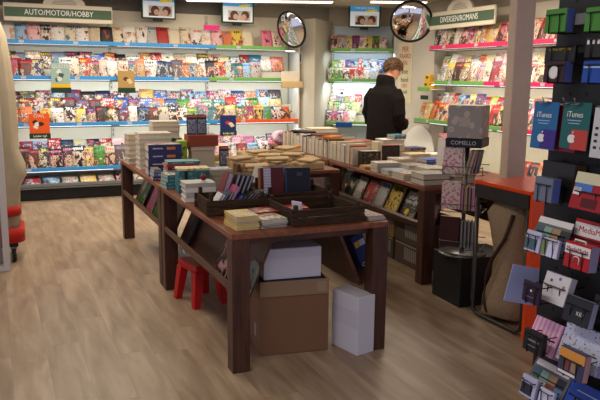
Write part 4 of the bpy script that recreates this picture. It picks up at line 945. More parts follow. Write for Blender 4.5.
MB().box((0.062, 0.11, 0.165), (0.124, 0.22, 0.33), ch=0.003).build('body', plain('box_white', (206,204,214)), t)
MB().box((-0.0, 0.11, 0.20), (0.003, 0.218, 0.10)).build('lid_flap', plain('box_white_flap', (198,196,208)), t)

RED = plain('stool_red', (176,22,24), 0.4)
t = empty('step_stool', (1.20, 4.37, 0), R(12), 'red plastic step stool under the near table', 'stool')
MB().box((0, 0, 0.27), (0.20, 0.27, 0.02), ch=0.006).box((0, 0, 0.245), (0.19, 0.255, 0.04), ch=0.004).build('seat', RED, t)
for x in (-1, 1):
    for y_ in (-1, 1):
        c0 = (x*0.105, y_*0.135); c1 = (x*0.075, y_*0.105)
        MB().loft([[(c0[0]+a*0.022, c0[1]+b2*0.022, 0.0) for a, b2 in ((-1,-1),(1,-1),(1,1),(-1,1))], [(c1[0]+a*0.030, c1[1]+b2*0.030, 0.235) for a, b2 in ((-1,-1),(1,-1),(1,1),(-1,1))]], smooth=False).build('leg', RED, t)

# cartons under the right table
for i, (yy, zz, lb) in enumerate(((4.60, 0.0, 'grey-brown carton on the floor under the right table'), (4.60, 0.185, 'grey-brown carton stacked on another under the right table'), (5.02, 0.0, 'brown carton deeper under the right table'), (5.02, 0.185, 'yellow-brown carton stacked deep under the right table'))):
    p = RP(0.17, yy, zz)
    t = empty('cardboard_carton', p, -RT, lb, 'carton', 'cartons under the right table')
    MB().box((0.16, 0, 0.09), (0.32, 0.38, 0.178), ch=0.003).build('body', plain('carton_dark', (84,70,60), 0.7) if i < 3 else plain('carton_yellow', (150,118,66), 0.7), t)
    MB().box((-0.0015, -0.06, 0.10), (0.003, 0.20, 0.10)).build('printed_label', stripes('carton_label', (90,84,80), (138,130,122), 30, 1, 0.4), t)
    MB().box((0.0, 0, 0.172), (0.006, 0.37, 0.012)).build('tape', plain('tape_tan', (150,128,104), 0.3), t)
MB().box((2.785+0.55, 4.9, 0.20), (0.012, 1.35, 0.40)).build('partition_board', TWD, label='dark upright board closing the space under the right table', cat='board')

# ------------------------------------------------------------------ notebook spinner
t = empty('plinth_cube', (2.735, 3.575, 0), R(-2), 'black cube plinth under the notebook spinner', 'plinth')
MB().box((0.22, 0.165, 0.165), (0.44, 0.33, 0.33), ch=0.004).build('body', plain('black_laminate', (26,27,29), 0.5), t)
SPX, SPY, SRZ = 2.845, 3.72, R(-50)
t = empty('notebook_spinner', (SPX, SPY, 0.3305), SRZ, 'revolving notebook display with lettered black band on the black cube', 'display stand')
MET = plain('metal_grey', (110,110,108), 0.35, metal=0.8); BLK = plain('plastic_black', (22,22,24), 0.4)
MB().lathe([(0.001, 0), (0.155, 0), (0.16, 0.008), (0.15, 0.018), (0.05, 0.024), (0.001, 0.024)], n=36).build('turntable', MET, t)
MB().tube([(0, 0, 0.02), (0, 0, 0.74)], 0.014, n=12).build('pole', MET, t)
nb_ = MB().box((0, 0, 0.757), (0.235, 0.235, 0.058), ch=0.004).build('name_band', BLK, t)
text('lettering', 'COMELLO', 0.036, plain('letter_silver', (190,190,186), 0.4), nb_, (0, -0.119, 0.757), UPR, ext=0.0006)
for z in (0.05, 0.30, 0.55):
    w_ = MB()
    for s in (-1, 1):
        w_.tube([(-0.13, s*0.105, z), (0.13, s*0.105, z)], 0.003, n=6); w_.tube([(s*0.13, -0.105, z), (s*0.13, 0.105, z)], 0.003, n=6)
        w_.tube([(s*0.13, -0.105, z), (s*0.13, -0.105, z+0.06)], 0.003, n=6); w_.tube([(0, s*0.105, z), (0, 0, z-0.03)], 0.003, n=6)
        w_.tube([(-0.13, s*0.112, z+0.05), (0.13, s*0.112, z+0.05)], 0.003, n=6)
    w_.build('wire_basket', MET, t)
def SP(x, y, z): c, s = math.cos(SRZ), math.sin(SRZ); return (SPX+x*c-y*s, SPY+x*s+y*c, 0.3305+z)
FLP = floral('floral_pink', (206,196,176), (204,104,140), (226,166,184), 48, 0.60)
MB().box((0, 0, 0.105), (0.225, 0.22, 0.21), ch=0.003).box((0, -0.111, 0.105), (0.07, 0.002, 0.06), 1).build('gift_box', [floral('floral_grey', (150,144,134), (186,172,160), (166,136,128), 16), plain('box_tag', (176,164,150))], loc=SP(0, 0, 0.787), rot=(0,0,SRZ), label='grey flower-patterned box on top of the notebook spinner', cat='box')
def spin_nb(x, z, wd, h, th, mat, label, y=-0.088, dy=0, side=False):
    o = MB().box((0, 0, h/2), (wd, th, h), ch=0.002).build('notebook', mat, loc=SP(x, y+dy, z), rot=(R(-3), 0, SRZ + (R(90) if side else 0)), label=label, cat='notebook', group='notebooks in the spinner')
    MB().box((0, 0, h+0.0005), (wd-0.006, th-0.003, 0.001)).build('pages', PG, o); return o
spin_nb(-0.070, 0.560, 0.125, 0.165, 0.018, FLP, 'pink floral notebook in the top pocket of the spinner')
spin_nb(-0.070, 0.315, 0.125, 0.185, 0.018, FLP, 'pink floral notebook in the middle pocket of the spinner')
spin_nb(-0.070, 0.062, 0.13, 0.20, 0.025, plain('leather_brown', (62,26,24), 0.5), 'dark brown notebook in the lowest spinner pocket')
def spin_edge(x, z, th, h, c, label, lean=0, y=-0.05):
    o = notebook(*SP(x, y, z), th, h, 0.09, lean, SRZ, c, label, 'notebooks standing edge-on in the spinner')
for k, (c, l_) in enumerate((('tan', 14), ('beige', 14), ('terracotta', 12), ('charcoal', 10))): spin_edge(0.015+k*0.022, 0.555, 0.014, 0.155, c, '%s notebook leaning edge-on in the top spinner pocket' % c, l_)
for k, c in enumerate(('magenta', 'gold', 'brown', 'pink')): spin_edge(0.005+k*0.024, 0.31, 0.018, 0.16, c, '%s notebook edge-on in the middle spinner pocket' % c)
for k, n_ in enumerate(('nearest the brown one', 'second past the brown one', 'third past the brown one', 'last, at the outer corner')): spin_edge(0.012+k*0.024, 0.058, 0.012, 0.18, 'grey', 'grey-striped notebook edge-on in the lowest pocket, ' + n_)

# ------------------------------------------------------------------ orange counter with the sack
ORG = plain('laminate_orange', (226,74,24), 0.25, noise=0.02)
CX, CY = 2.735, 2.985
t = empty('orange_counter', (CX, CY, 0), 0, 'orange-topped counter with dark band and metal loop leg', 'counter')
MB().box((0.34, 0.25, 0.862), (0.68, 0.50, 0.022), ch=0.003).build('worktop', ORG, t)
MB().box((0.34, 0.255, 0.808), (0.675, 0.485, 0.084), ch=0.003).build('drawer_band', plain('band_darkgrey', (46,44,44), 0.5), t)
ep_ = MB().box((0.34, -0.012, 0.43), (0.68, 0.022, 0.86), ch=0.003).build('end_panel', ORG, t)
lp = [(0.012, 0.47, 0.77), (0.012, 0.47, 0.10), (0.012, 0.46, 0.04), (0.012, 0.42, 0.02), (0.012, 0.06, 0.02), (0.012, 0.02, 0.05), (0.012, 0.012, 0.10), (0.012, 0.012, 0.77)]
MB().tube(lp, 0.014, n=8).build('loop_leg', plain('steel_dark', (66,64,62), 0.35, metal=0.5), t)
lp = [(0.60, 0.47, 0.77), (0.60, 0.47, 0.03), (0.60, 0.06, 0.02)]
MB().tube(lp, 0.014, n=8).build('loop_leg', MATS['steel_dark'], t)
text('lettering', 'b', 0.035, plain('logo_pale', (206,170,130)), ep_, (0.115, -0.0235, 0.775), UPR)
MB().lathe([(0.020, 0), (0.024, 0), (0.024, 0.001), (0.020, 0.001)], n=24, M=Matrix.Rotation(R(90), 4, 'X')).build('logo_ring', MATS['logo_pale'], ep_, loc=(0.115, -0.0232, 0.775))
# burlap sack
SK = plain('burlap', (150,128,100), 0.9, noise=0.2, nscale=60, bump=0.5)
m_ = MB(); rings = []; n_ = 20
sr = random.Random(8)
for j, (z, rx, ry, ox, oy) in enumerate(((0.03, 0.10, 0.14, 0, 0.01), (0.05, 0.14, 0.175, 0, 0.0), (0.14, 0.135, 0.165, 0.0, -0.01), (0.27, 0.11, 0.135, 0.01, -0.02), (0.42, 0.105, 0.13, 0.01, -0.03), (0.56, 0.11, 0.14, 0.0, -0.02), (0.68, 0.12, 0.16, 0.0, 0.0), (0.755, 0.09, 0.12, 0.0, 0.0))):
    rings.append([(ox+rx*math.cos(2*math.pi*i/n_)*(1+0.08*math.sin(5*i+j)), oy+ry*math.sin(2*math.pi*i/n_)*(1+0.08*math.cos(4*i+2*j)), z) for i in range(n_)])
m_.loft(rings)
t = empty('burlap_sack', (2.885, 3.30, 0), 0, 'beige burlap sack with a brown strap hanging under the orange counter', 'sack')
m_.build('body', SK, t)
MB().tube([(-0.10, -0.13, 0.70), (-0.125, -0.10, 0.55), (-0.13, 0.0, 0.40), (-0.125, 0.05, 0.28), (-0.15, 0.03, 0.12), (-0.14, 0.0, 0.06)], 0.012).build('strap', plain('strap_brown', (60,38,28), 0.6), t)

# ------------------------------------------------------------------ gift card rack
t = empty('gift_card_rack', (1.50, 1.20, 0), 0, 'black gift card rack with wire pockets standing at the very front', 'display rack')
BR = plain('rack_black', (24,24,27), 0.55)
rk = MB().box((0.012, 0.10, 1.24), (0.02, 0.56, 1.66), ch=0.003); bb_ = rk.build('back_board', BR, t)
h_ = MB()
for a in range(8):
    for b2 in range(24): h_.box((0.0015, -0.12+a*0.06+0.01, 0.5+b2*0.064), (0.002, 0.006, 0.010))
h_.build('slot', plain('slot_deep', (8,8,9)), bb_)['kind'] = 'stuff'
MB().box((0.03, 0.30, 0.42), (0.04, 0.04, 0.84), ch=0.004).box((0.03, -0.12, 0.42), (0.04, 0.04, 0.84), ch=0.004).build('post', BR, t)
MB().box((0.03, 0.30, 0.012), (0.34, 0.05, 0.024), ch=0.004).box((0.03, -0.12, 0.012), (0.34, 0.05, 0.024), ch=0.004).build('foot', BR, t)
RACK = t
WR = plain('wire_black', (16,16,18), 0.35)
def pocket(y, z, wd, dep):
    """wire pocket on the board, reaching dep towards the aisle"""
    m_ = MB(); x1 = -dep; lo = z
    m_.tube([(0, -wd/2, lo+0.05), (x1, -wd/2, lo+0.05), (x1, wd/2, lo+0.05), (0, wd/2, lo+0.05)], 0.0018, n=5)
    for s in (-0.3, 0.3): m_.tube([(0, s*wd, lo), (x1, s*wd, lo), (x1, s*wd, lo+0.05)], 0.0018, n=5)
    m_.build('wire_pocket', WR, RACK, loc=(0, y-1.20, 0))
def card(name, X, y, z, wd, h, th, mats, label, tilt=4, rz=0, fm=None, cat='gift card', pk=True, extra=None):
    """stands with its face to -x; z is its centre"""
    o = MB().box((0, th/2, 0), (wd, th, h), ch=min(0.0015, th/3), fm={'-y': 0, **(fm or {})}).build(name, mats, loc=(X, y, z), rot=(R(-tilt), 0, R(-90)+R(rz)), label=label, cat=cat, group=None)
    if pk: pocket(y, z-h/2-0.002, wd*0.8, 1.50-X+0.004)
    if extra: extra(o)
    return o
CP = lambda n, c, r=0.35: plain('cd_'+n, c, r, noise=0.02)
def bars(o, items, th0=-0.0006):
    for nm, cx, cz, wd, h, mat in items: MB().box((cx, th0, cz), (wd, 0.0012, h)).build(nm, mat, o)
LIL = CP('lilac_edge', (96,110,180))
card('gift_card', 1.44, 1.522, 1.660, 0.080, 0.064, 0.030, [CP('green', (60,124,40)), LIL], 'green gift cards in the upper pocket beside the pillar', fm={'-x': 0, '+x': 1})
card('gift_card', 1.462, 1.452, 1.661, 0.042, 0.030, 0.004, [CP('grey', (96,96,100))], 'small grey card between the two green gift cards', pk=False)
card('gift_card', 1.44, 1.372, 1.655, 0.088, 0.062, 0.030, [CP('green', (60,124,40)), LIL], 'green gift cards cut by the photo edge, higher right', fm={'+x': 1})
card('gift_card', 1.462, 1.520, 1.568, 0.115, 0.050, 0.010, [CP('black', (22,20,20))], 'black gift card with a line of yellow print', extra=lambda o: text('lettering', 'GAMING GIFT CARD', 0.009, CP('yellow', (170,150,40)), o, (0, -0.0008, 0.014), UPR, ext=0.0003))
def ring(o):
    MB().lathe([(0.013, 0), (0.018, 0), (0.018, 0.001), (0.013, 0.001)], n=24, M=Matrix.Rotation(R(90), 4, 'X')).build('white_ring', CP('white', (216,212,208)), o, loc=(0.0, -0.0003, -0.003))
    MB().box((0, -0.0006, -0.003), (0.008, 0.001, 0.012)).build('emblem', CP('gold', (160,130,60)), o)
card('gift_card', 1.44, 1.513, 1.521, 0.080, 0.060, 0.030, [CP('maroon', (44,20,22)), LIL], 'dark card with a white ring emblem in the upper rack', fm={'+x': 1}, extra=ring)
def clap(o):
    m_ = MB()
    for k in range(5): m_.box((-0.034+k*0.017, -0.0006, 0.014), (0.008, 0.001, 0.012), M=None)
    m_.build('white_stripes', CP('white', (216,212,208)), o)
card('gift_card', 1.44, 1.363, 1.583, 0.089, 0.054, 0.02, [CP('black', (22,20,20))], 'black clapperboard gift card with white stripes', extra=clap)
card('gift_card', 1.44, 1.361, 1.520, 0.099, 0.058, 0.03, [plain('bag_blue_gloss', (18,64,150), 0.15)], 'glossy blue gift pack under the clapperboard card', extra=lambda o: bars(o, [('highlight_band', -0.01, 0.012, 0.07, 0.004, CP('paleblue', (150,180,220)))]))
# music cards
def tunes(o, c2=None):
    wt = CP('white', (216,212,208))
    text('lettering', 'iTunes', 0.022, wt, o, (-0.004, -0.0008, 0.030), UPR, ext=0.0003)
    bars(o, [('small_print', -0.004, 0.014, 0.05, 0.002, CP('paleblue', (150,180,220))), ('small_print', -0.004, 0.006, 0.04, 0.002, CP('paleblue', (150,180,220)))])
    bars(o, [('violet_half' if c2 is None else 'red_half', 0.020, -0.038, 0.058, 0.054, CP('violet', (52,30,120)) if c2 is None else c2)], th0=-0.0003)
    # fruit emblem
    m_ = MB(); pts = []
    for q in range(28):
        a = 2*math.pi*q/28; r_ = 0.0125*(1+0.10*abs(math.cos(a)))
        if abs(a) < 0.42 or abs(a-2*math.pi) < 0.42: r_ *= 0.66
        pts.append((r_*math.cos(a), r_*1.05*math.sin(a)-0.002*(1-abs(math.cos(a)))*(1 if math.sin(a) > 0 else -1)))
    m_.prism(pts, -0.0017, -0.0011, axis='y')
    m_.prism([(0.0, 0.0140), (0.005, 0.0165), (0.006, 0.0215), (0.001, 0.019)], -0.0017, -0.0011, axis='y')
    m_.build('fruit_emblem', wt, o, loc=(-0.006, 0, -0.036))
card('gift_card', 1.452, 1.548, 1.368, 0.098, 0.136, 0.003, [CP('tealblue', (22,90,140))], 'blue music gift card with white fruit emblem hanging nearest the pillar', pk=False, extra=tunes)
card('gift_card', 1.470, 1.490, 1.362, 0.095, 0.130, 0.012, [CP('wine', (120,30,50))], 'wine red card showing between the two music cards', pk=False, tilt=2)
card('gift_card', 1.452, 1.432, 1.375, 0.100, 0.128, 0.003, [CP('tealgreen', (16,84,84))], 'teal green music gift card with white fruit emblem and red shape', pk=False, extra=lambda o: tunes(o, CP('redor', (176,54,44))))
def icons(o):
    m_ = MB()
    for a in range(3):
        for b2 in range(4): m_.box((-0.03+a*0.022, -0.0006, 0.012-b2*0.017), (0.010, 0.001, 0.007))
    m_.build('black_icon', CP('black', (22,20,20)), o)['kind'] = 'stuff'
    text('lettering', 'Select', 0.016, CP('black', (22,20,20)), o, (-0.005, -0.0008, 0.040), UPR, ext=0.0003)
card('gift_card', 1.45, 1.324, 1.362, 0.090, 0.132, 0.003, [CP('palecard', (186,186,188))], 'white gift card with rows of small black icons', pk=False, extra=icons)
for y_ in (1.55, 1.47, 1.43, 1.34): hk = MB(); hk.tube([(0, y_-1.20, 1.432), (-0.055, y_-1.20, 1.436), (-0.06, y_-1.20, 1.45)], 0.002, n=5); hk.tube([(-0.05, y_-1.20-0.015, 1.436), (-0.055, y_-1.20+0.015, 1.43)], 0.0025, n=5); hk.build('hook', plain('hook_metal', (120,120,124), 0.3, metal=0.8), RACK)
card('gift_card_box', 1.45, 1.482, 1.214, 0.125, 0.110, 0.045, [CP('black', (22,20,20)), CP('kraftside', (92,66,46))], 'black gift card box with a brown side in the middle of the rack', fm={'+x': 1}, cat='box')
card('gift_card', 1.395, 1.474, 1.195, 0.070, 0.068, 0.030, [CP('greyblue', (96,102,120)), LIL], 'grey-blue cards in front of the black box', fm={'+x': 1})
def holiday(o): bars(o, [('cream_top', 0, 0.035, 0.108, 0.03, CP('cream', (196,190,160))), ('blue_field', -0.02, 0.010, 0.06, 0.02, CP('midblue', (70,110,180))), ('white_badge', -0.038, -0.002, 0.025, 0.02, CP('white', (216,212,208))), ('dark_field', 0.01, -0.03, 0.05, 0.025, CP('darkred', (80,16,24)))])
card('gift_card', 1.42, 1.335, 1.208, 0.110, 0.100, 0.012, [CP('cardred', (150,24,34))], 'red and cream holiday gift card beside the black box', extra=holiday, tilt=16)
def collage(o):
    r_ = random.Random(6)
    cols = [CP('c%d' % k, c) for k, c in enumerate(((60,90,100), (120,150,140), (150,120,90), (40,40,50), (110,130,70), (170,160,170), (120,60,50), (80,110,150)))]
    for q in range(8): MB().box((-0.048+(q % 4)*0.032, -0.0006, 0.005-(q//4)*0.030), (0.030, 0.0012, 0.028)).build('photo', cols[q], o)
    bars(o, [('white_banner', 0.0, 0.036, 0.128, 0.018, CP('bannerwhite', (204,200,198)))])
card('gift_card', 1.425, 1.462, 1.066, 0.130, 0.090, 0.004, [CP('mix', (90,90,94))], 'photo collage gift card with pale banner in the middle rack row', extra=collage, tilt=26)
card('gift_card', 1.395, 1.500, 1.040, 0.060, 0.060, 0.012, [CP('lilacwhite', (176,176,206))], 'small white card in front of the upper collage card', extra=lambda o: bars(o, [('photo', -0.005, -0.008, 0.045, 0.032, CP('c0', (60,90,100)))]), tilt=10)
card('gift_card', 1.395, 1.432, 1.036, 0.060, 0.052, 0.012, [CP('lilacpale', (196,196,222))], 'pale lilac folded card beside the small white card', extra=lambda o: bars(o, [('photo', -0.02, 0.0, 0.02, 0.045, CP('c4', (110,130,70)))]), tilt=10)
MR = CP('mediared', (168,14,24)); WT = CP('white', (216,212,208))
def mm(sz, zo):
    def f(o):
        bars(o, [('white_field', 0, zo, o.dimensions[0]*0.97, sz*1.5, WT)], th0=-0.0003)
        text('lettering', 'MediaMarkt', sz, MR, o, (0, -0.0012, zo), UPR, ext=0.0004)
    return f
card('gift_card', 1.455, 1.335, 1.073, 0.150, 0.10, 0.006, [MR], 'big red and white gift card behind the bag-shaped one', extra=mm(0.024, 0.022), tilt=8)
def mmbag(o):
    bars(o, [('white_top', 0, 0.016, 0.086, 0.026, WT)], th0=-0.0003)
    text('lettering', 'MediaMarkt', 0.0155, MR, o, (0, -0.0012, 0.017), UPR, ext=0.0004)
    MB().tube([(-0.010, -0.001, -0.02), (-0.010, -0.001, -0.006), (-0.005, -0.001, -0.001), (0.005, -0.001, -0.001), (0.010, -0.001, -0.006), (0.010, -0.001, -0.02)], 0.0018, n=5).build('handle_emblem', WT, o)
    MB().tube([(-0.02, 0.005, 0.034), (-0.018, 0.005, 0.043), (0.018, 0.005, 0.043), (0.02, 0.005, 0.034)], 0.0025, n=5).build('paper_handle', WT, o)
card('gift_card', 1.392, 1.330, 1.037, 0.088, 0.070, 0.032, [MR, CP('sidewhite', (150,146,176))], 'red bag-shaped gift card with white handle', fm={'+x': 1}, extra=mmbag, tilt=6)
MB().box((0, 0, 0), (0.135, 0.002, 0.118)).build('paper_sheet', CP('sheetblue', (166,174,216)), loc=(1.482, 1.60, 0.868), rot=(0, R(12), R(-14)), label='pale blue sheet sticking out of the rack before the orange panel', cat='sheet')
def white_prints(o):
    for k, (x, z, n) in enumerate(((-0.02, 0.02, 'cd_c6'), (0.01, 0.03, 'cd_c7'), (0.03, 0.01, 'cd_c2'))): MB().box((x, -0.0006, z), (0.008, 0.001, 0.008)).build('print_mark', MATS[n], o)
card('gift_bag', 1.425, 1.432, 0.915, 0.095, 0.085, 0.025, [CP('bagwhite', (204,200,204))], 'white paper gift bag with small coloured prints', extra=white_prints, cat='bag', tilt=18)
card('gift_card', 1.375, 1.470, 0.898, 0.070, 0.062, 0.008, [CP('purple', (40,20,46))], 'dark purple gift card in front of the white bag', extra=lambda o: bars(o, [('white_dot', 0.0, 0.005, 0.006, 0.006, WT), ('title_line', 0.0, -0.014, 0.03, 0.003, CP('mauve', (110,80,110)))]))
def kid(s):
    return lambda o: text('lettering', s, 0.016, WT, o, (0.012, -0.0008, -0.006), UPR, ext=0.0003)
card('gift_card_box', 1.415, 1.335, 0.880, 0.092, 0.072, 0.022, [CP('blackbox', (26,26,30)), CP('whiteside', (160,160,186))], 'black gift box with white lettering and pale edges', fm={'+x': 1, '+z': 1}, cat='box', extra=kid('KID'), tilt=14)
card('gift_card_box', 1.445, 1.262, 0.903, 0.095, 0.066, 0.022, [CP('blackbox', (26,26,30))], 'black gift box with white letters at the photo edge', cat='box', extra=kid('KID'), tilt=6)
card('gift_box', 1.43, 1.464, 0.760, 0.110, 0.100, 0.045, [stripes('pink_stripe', (206,136,176), (226,180,206), 60, 0), CP('pinktop', (206,150,182))], 'pink striped gift box low in the rack', cat='box', extra=None, tilt=24)
card('gift_card', 1.375, 1.450, 0.755, 0.078, 0.062, 0.018, [CP('blackbox', (26,26,30))], 'black gift card with grey print before the pink box', extra=lambda o: bars(o, [('title_line', 0, 0.004, 0.05, 0.006, CP('midgrey', (110,110,114))), ('title_line', 0, -0.012, 0.04, 0.003, CP('midgrey', (110,110,114)))]))
PAT = floral('dotted_print', (186,192,214), (60,70,120), (176,110,80), 70, 0.36)
card('gift_bag', 1.435, 1.330, 0.775, 0.145, 0.115, 0.045, [PAT, CP('bagside', (150,150,190))], 'pale blue gift bag with small coloured leaf prints', fm={'+x': 1}, cat='bag', tilt=20)
def people(o): bars(o, [('orange_band', 0, 0.022, 0.088, 0.026, CP('bandorange', (206,140,60))), ('portrait', -0.015, -0.008, 0.02, 0.026, CP('c6', (120,60,50))), ('portrait', 0.012, -0.008, 0.02, 0.026, CP('c2', (150,120,90))), ('white_line', -0.01, -0.030, 0.06, 0.007, WT)])
card('gift_card', 1.375, 1.303, 0.748, 0.090, 0.076, 0.022, [CP('slate', (56,56,84)), CP('pinkside', (190,150,150))], 'gift card with orange band and two portraits', fm={'+x': 1}, extra=people, tilt=8)
card('gift_card', 1.425, 1.430, 0.640, 0.145, 0.095, 0.004, [CP('mix', (90,90,94))], 'photo collage gift card with pale banner in the lowest row', extra=collage, tilt=30)
card('gift_card', 1.385, 1.465, 0.610, 0.062, 0.062, 0.012, [CP('lilacwhite', (176,176,206))], 'small white photo card in front of the lowest collage card', extra=lambda o: bars(o, [('photo', -0.005, -0.008, 0.045, 0.032, CP('c3', (40,40,50)))]), tilt=12)
card('gift_card', 1.385, 1.395, 0.602, 0.055, 0.055, 0.012, [CP('lilacpale', (196,196,222))], 'pale folded card beside the small photo card, lowest row', tilt=12)
card('gift_card', 1.415, 1.283, 0.640, 0.130, 0.090, 0.02, [plain('royal_blue', (22,60,150), 0.2)], 'royal blue gift card in the bottom corner of the rack', extra=lambda o: bars(o, [('white_line', 0, 0.02, 0.07, 0.003, CP('paleblue', (150,180,220)))]), tilt=26)

# ------------------------------------------------------------------ frame and draped trolley at the aisle side
t = empty('metal_stand', (0.016, 5.62, 0), 0, 'white metal stand beside the draped trolley', 'stand')
MB().box((0.0, 0, 0.70), (0.05, 0.05, 1.40), ch=0.004).build('post', plain('frame_white', (198,192,188), 0.5), t)
MB().box((-0.2, 0, 0.02), (0.36, 0.05, 0.04), ch=0.004).build('foot_rail', MATS['frame_white'], t)
MB().box((-0.225, 0.0, 0.72), (0.39, 0.02, 1.3), ch=0.003).build('infill_panel', plain('frame_panel', (120,110,106), 0.6), t)
t = empty('draped_trolley', (0.02, 6.02, 0), 0, 'wheeled trolley under a beige cloth with red straps', 'trolley')
rings = []
for j, (z, w0, w1) in enumerate(((0.20, -0.20, 0.12), (0.40, -0.20, 0.125), (0.60, -0.20, 0.135), (0.70, -0.20, 0.19), (0.78, -0.20, 0.185), (0.90, -0.20, 0.14), (1.1, -0.20, 0.145), (1.35, -0.2, 0.14), (1.6, -0.19, 0.12), (1.78, -0.18, 0.10), (1.90, -0.16, 0.06), (1.95, -0.12, 0.02))):
    ring = []
    cx, hx = (w0+w1)/2, (w1-w0)/2
    for i in range(28):
        a = 2*math.pi*i/28; fl = 1+0.08*math.sin(7*a+j*0.4)+0.05*math.sin(13*a-j*0.3)
        ring.append((cx+hx*math.copysign(abs(math.cos(a))**0.7, math.cos(a))*(1 if math.cos(a) > 0.9 else fl), 0.20*math.copysign(abs(math.sin(a))**0.7, math.sin(a))*fl, z))
    rings.append(ring)
MB().loft(rings).build('cloth', plain('cloth_beige', (180,166,142), 0.8, noise=0.12, nscale=7, bump=0.8), t)
for z, h, wx in ((0.42, 0.075, 0.335), (0.225, 0.12, 0.37)):
    rg = []
    for zz in (z-h/2, z+h/2):
        rg.append([(-0.035+wx/2*math.copysign(abs(math.cos(2*math.pi*i/28))**0.6, math.cos(2*math.pi*i/28)), 0.215*math.copysign(abs(math.sin(2*math.pi*i/28))**0.6, math.sin(2*math.pi*i/28)), zz) for i in range(28)])
    MB().loft(rg).build('red_strap', plain('strap_red', (196,40,30), 0.6), t)
MB().box((-0.04, 0, 0.145), (0.26, 0.36, 0.03), ch=0.004).build('base_frame', BLK, t)
for x, y_ in ((0.055, -0.14), (0.055, 0.14), (-0.15, -0.14), (-0.15, 0.14)):
    wh = MB().lathe([(0.001, -0.016), (0.045, -0.016), (0.055, -0.010), (0.055, 0.010), (0.045, 0.016), (0.001, 0.016)], n=24, M=Matrix.Rotation(R(90), 4, 'Y')).build('wheel', plain('wheel_dark', (40,38,38), 0.6), t, loc=(x, y_, 0.056))
    MB().box((x, y_, 0.12), (0.045, 0.03, 0.03), ch=0.003).build('caster_fork', plain('metal_grey', (110,110,108)), t)

# ------------------------------------------------------------------ the customer
def ell(cx, cy, z, rx, ry, n=28, sq=1.0, tz=0.0, tilt=0.0):
    out = []
    for i in range(n):
        a = 2*math.pi*i/n; c, s = math.cos(a), math.sin(a)
        out.append((cx+rx*math.copysign(abs(c)**sq, c), cy+ry*math.copysign(abs(s)**sq, s), z+tilt*s))
    return out
def remesh(o, v, sm=2):
    r_ = o.modifiers.new('fuse', 'REMESH'); r_.mode = 'VOXEL'; r_.voxel_size = v; r_.use_smooth_shade = True
    s = o.modifiers.new('smooth', 'SMOOTH'); s.factor = 0.5; s.iterations = sm
SKIN = plain('skin', (206,150,120), 0.55, noise=0.05); CT = plain('coat_boucle', (24,20,19), 0.92, noise=0.7, nscale=70, bump=1.0, spec=0.12)
PX, PY, PRZ = 4.14, 6.98, R(-74)          # back turned to the tables, facing the corner shelves
per = empty('person', (PX, PY, 0), PRZ, 'person in a black boucle coat with short brown hair, seen from behind, head turned right', 'person')
per.scale = (0.97, 0.97, 0.97)
b = MB()
# local +y is the way the person faces
for s in (-1, 1):
    b.tube([(s*0.095, -0.07, 0.045), (s*0.098, -0.03, 0.04), (s*0.10, 0.08, 0.035), (s*0.105, 0.15, 0.028)], [0.035, 0.042, 0.038, 0.026], n=12)
    b.tube([(s*0.095, -0.03, 0.06), (s*0.095, -0.035, 0.28), (s*0.093, -0.02, 0.46), (s*0.09, 0.0, 0.70), (s*0.085, 0.0, 0.90)], [0.042, 0.056, 0.058, 0.078, 0.092], n=14)
b.loft([ell(0, 0, 0.84, 0.15, 0.11), ell(0, 0, 0.95, 0.17, 0.12), ell(0, 0, 1.10, 0.145, 0.10), ell(0, 0, 1.28, 0.17, 0.115), ell(0, 0, 1.40, 0.165, 0.10), ell(0, 0, 1.45, 0.09, 0.075), ell(0, 0.01, 1.47, 0.06, 0.06)])
b.tube([(0, 0.0, 1.42), (0.0, 0.035, 1.50), (0.005, 0.085, 1.58)], [0.062, 0.054, 0.056], n=16)
# arms, elbows bent forward, hands together in front
for s in (-1, 1):
    b.tube([(s*0.17, 0, 1.39), (s*0.215, -0.02, 1.26), (s*0.235, -0.01, 1.10), (s*0.20, 0.12, 1.02), (s*0.13, 0.22, 1.03)], [0.05, 0.046, 0.040, 0.034, 0.026], n=12)
    hx, hy, hz = s*0.115, 0.245, 1.035
    b.tube([(s*0.135, 0.215, 1.03), (hx, hy, hz), (s*0.095, 0.285, 1.04)], [0.024, 0.032, 0.026], n=10)
    for q, (dx, ln_) in enumerate(((-0.024, 0.060), (-0.008, 0.072), (0.008, 0.068), (0.024, 0.052))):
        b.tube([(s*0.095+dx*0.6, 0.28, 1.04+dx*0.6), (s*0.085+dx*0.7, 0.28+ln_*0.55, 1.035+dx), (s*0.075+dx*0.7, 0.28+ln_*0.9, 1.015+dx)], [0.0095, 0.0085, 0.0065], n=8)
    b.tube([(s*0.105, 0.235, 1.055), (s*0.075, 0.27, 1.075), (s*0.065, 0.30, 1.075)], [0.011, 0.010, 0.008], n=8)
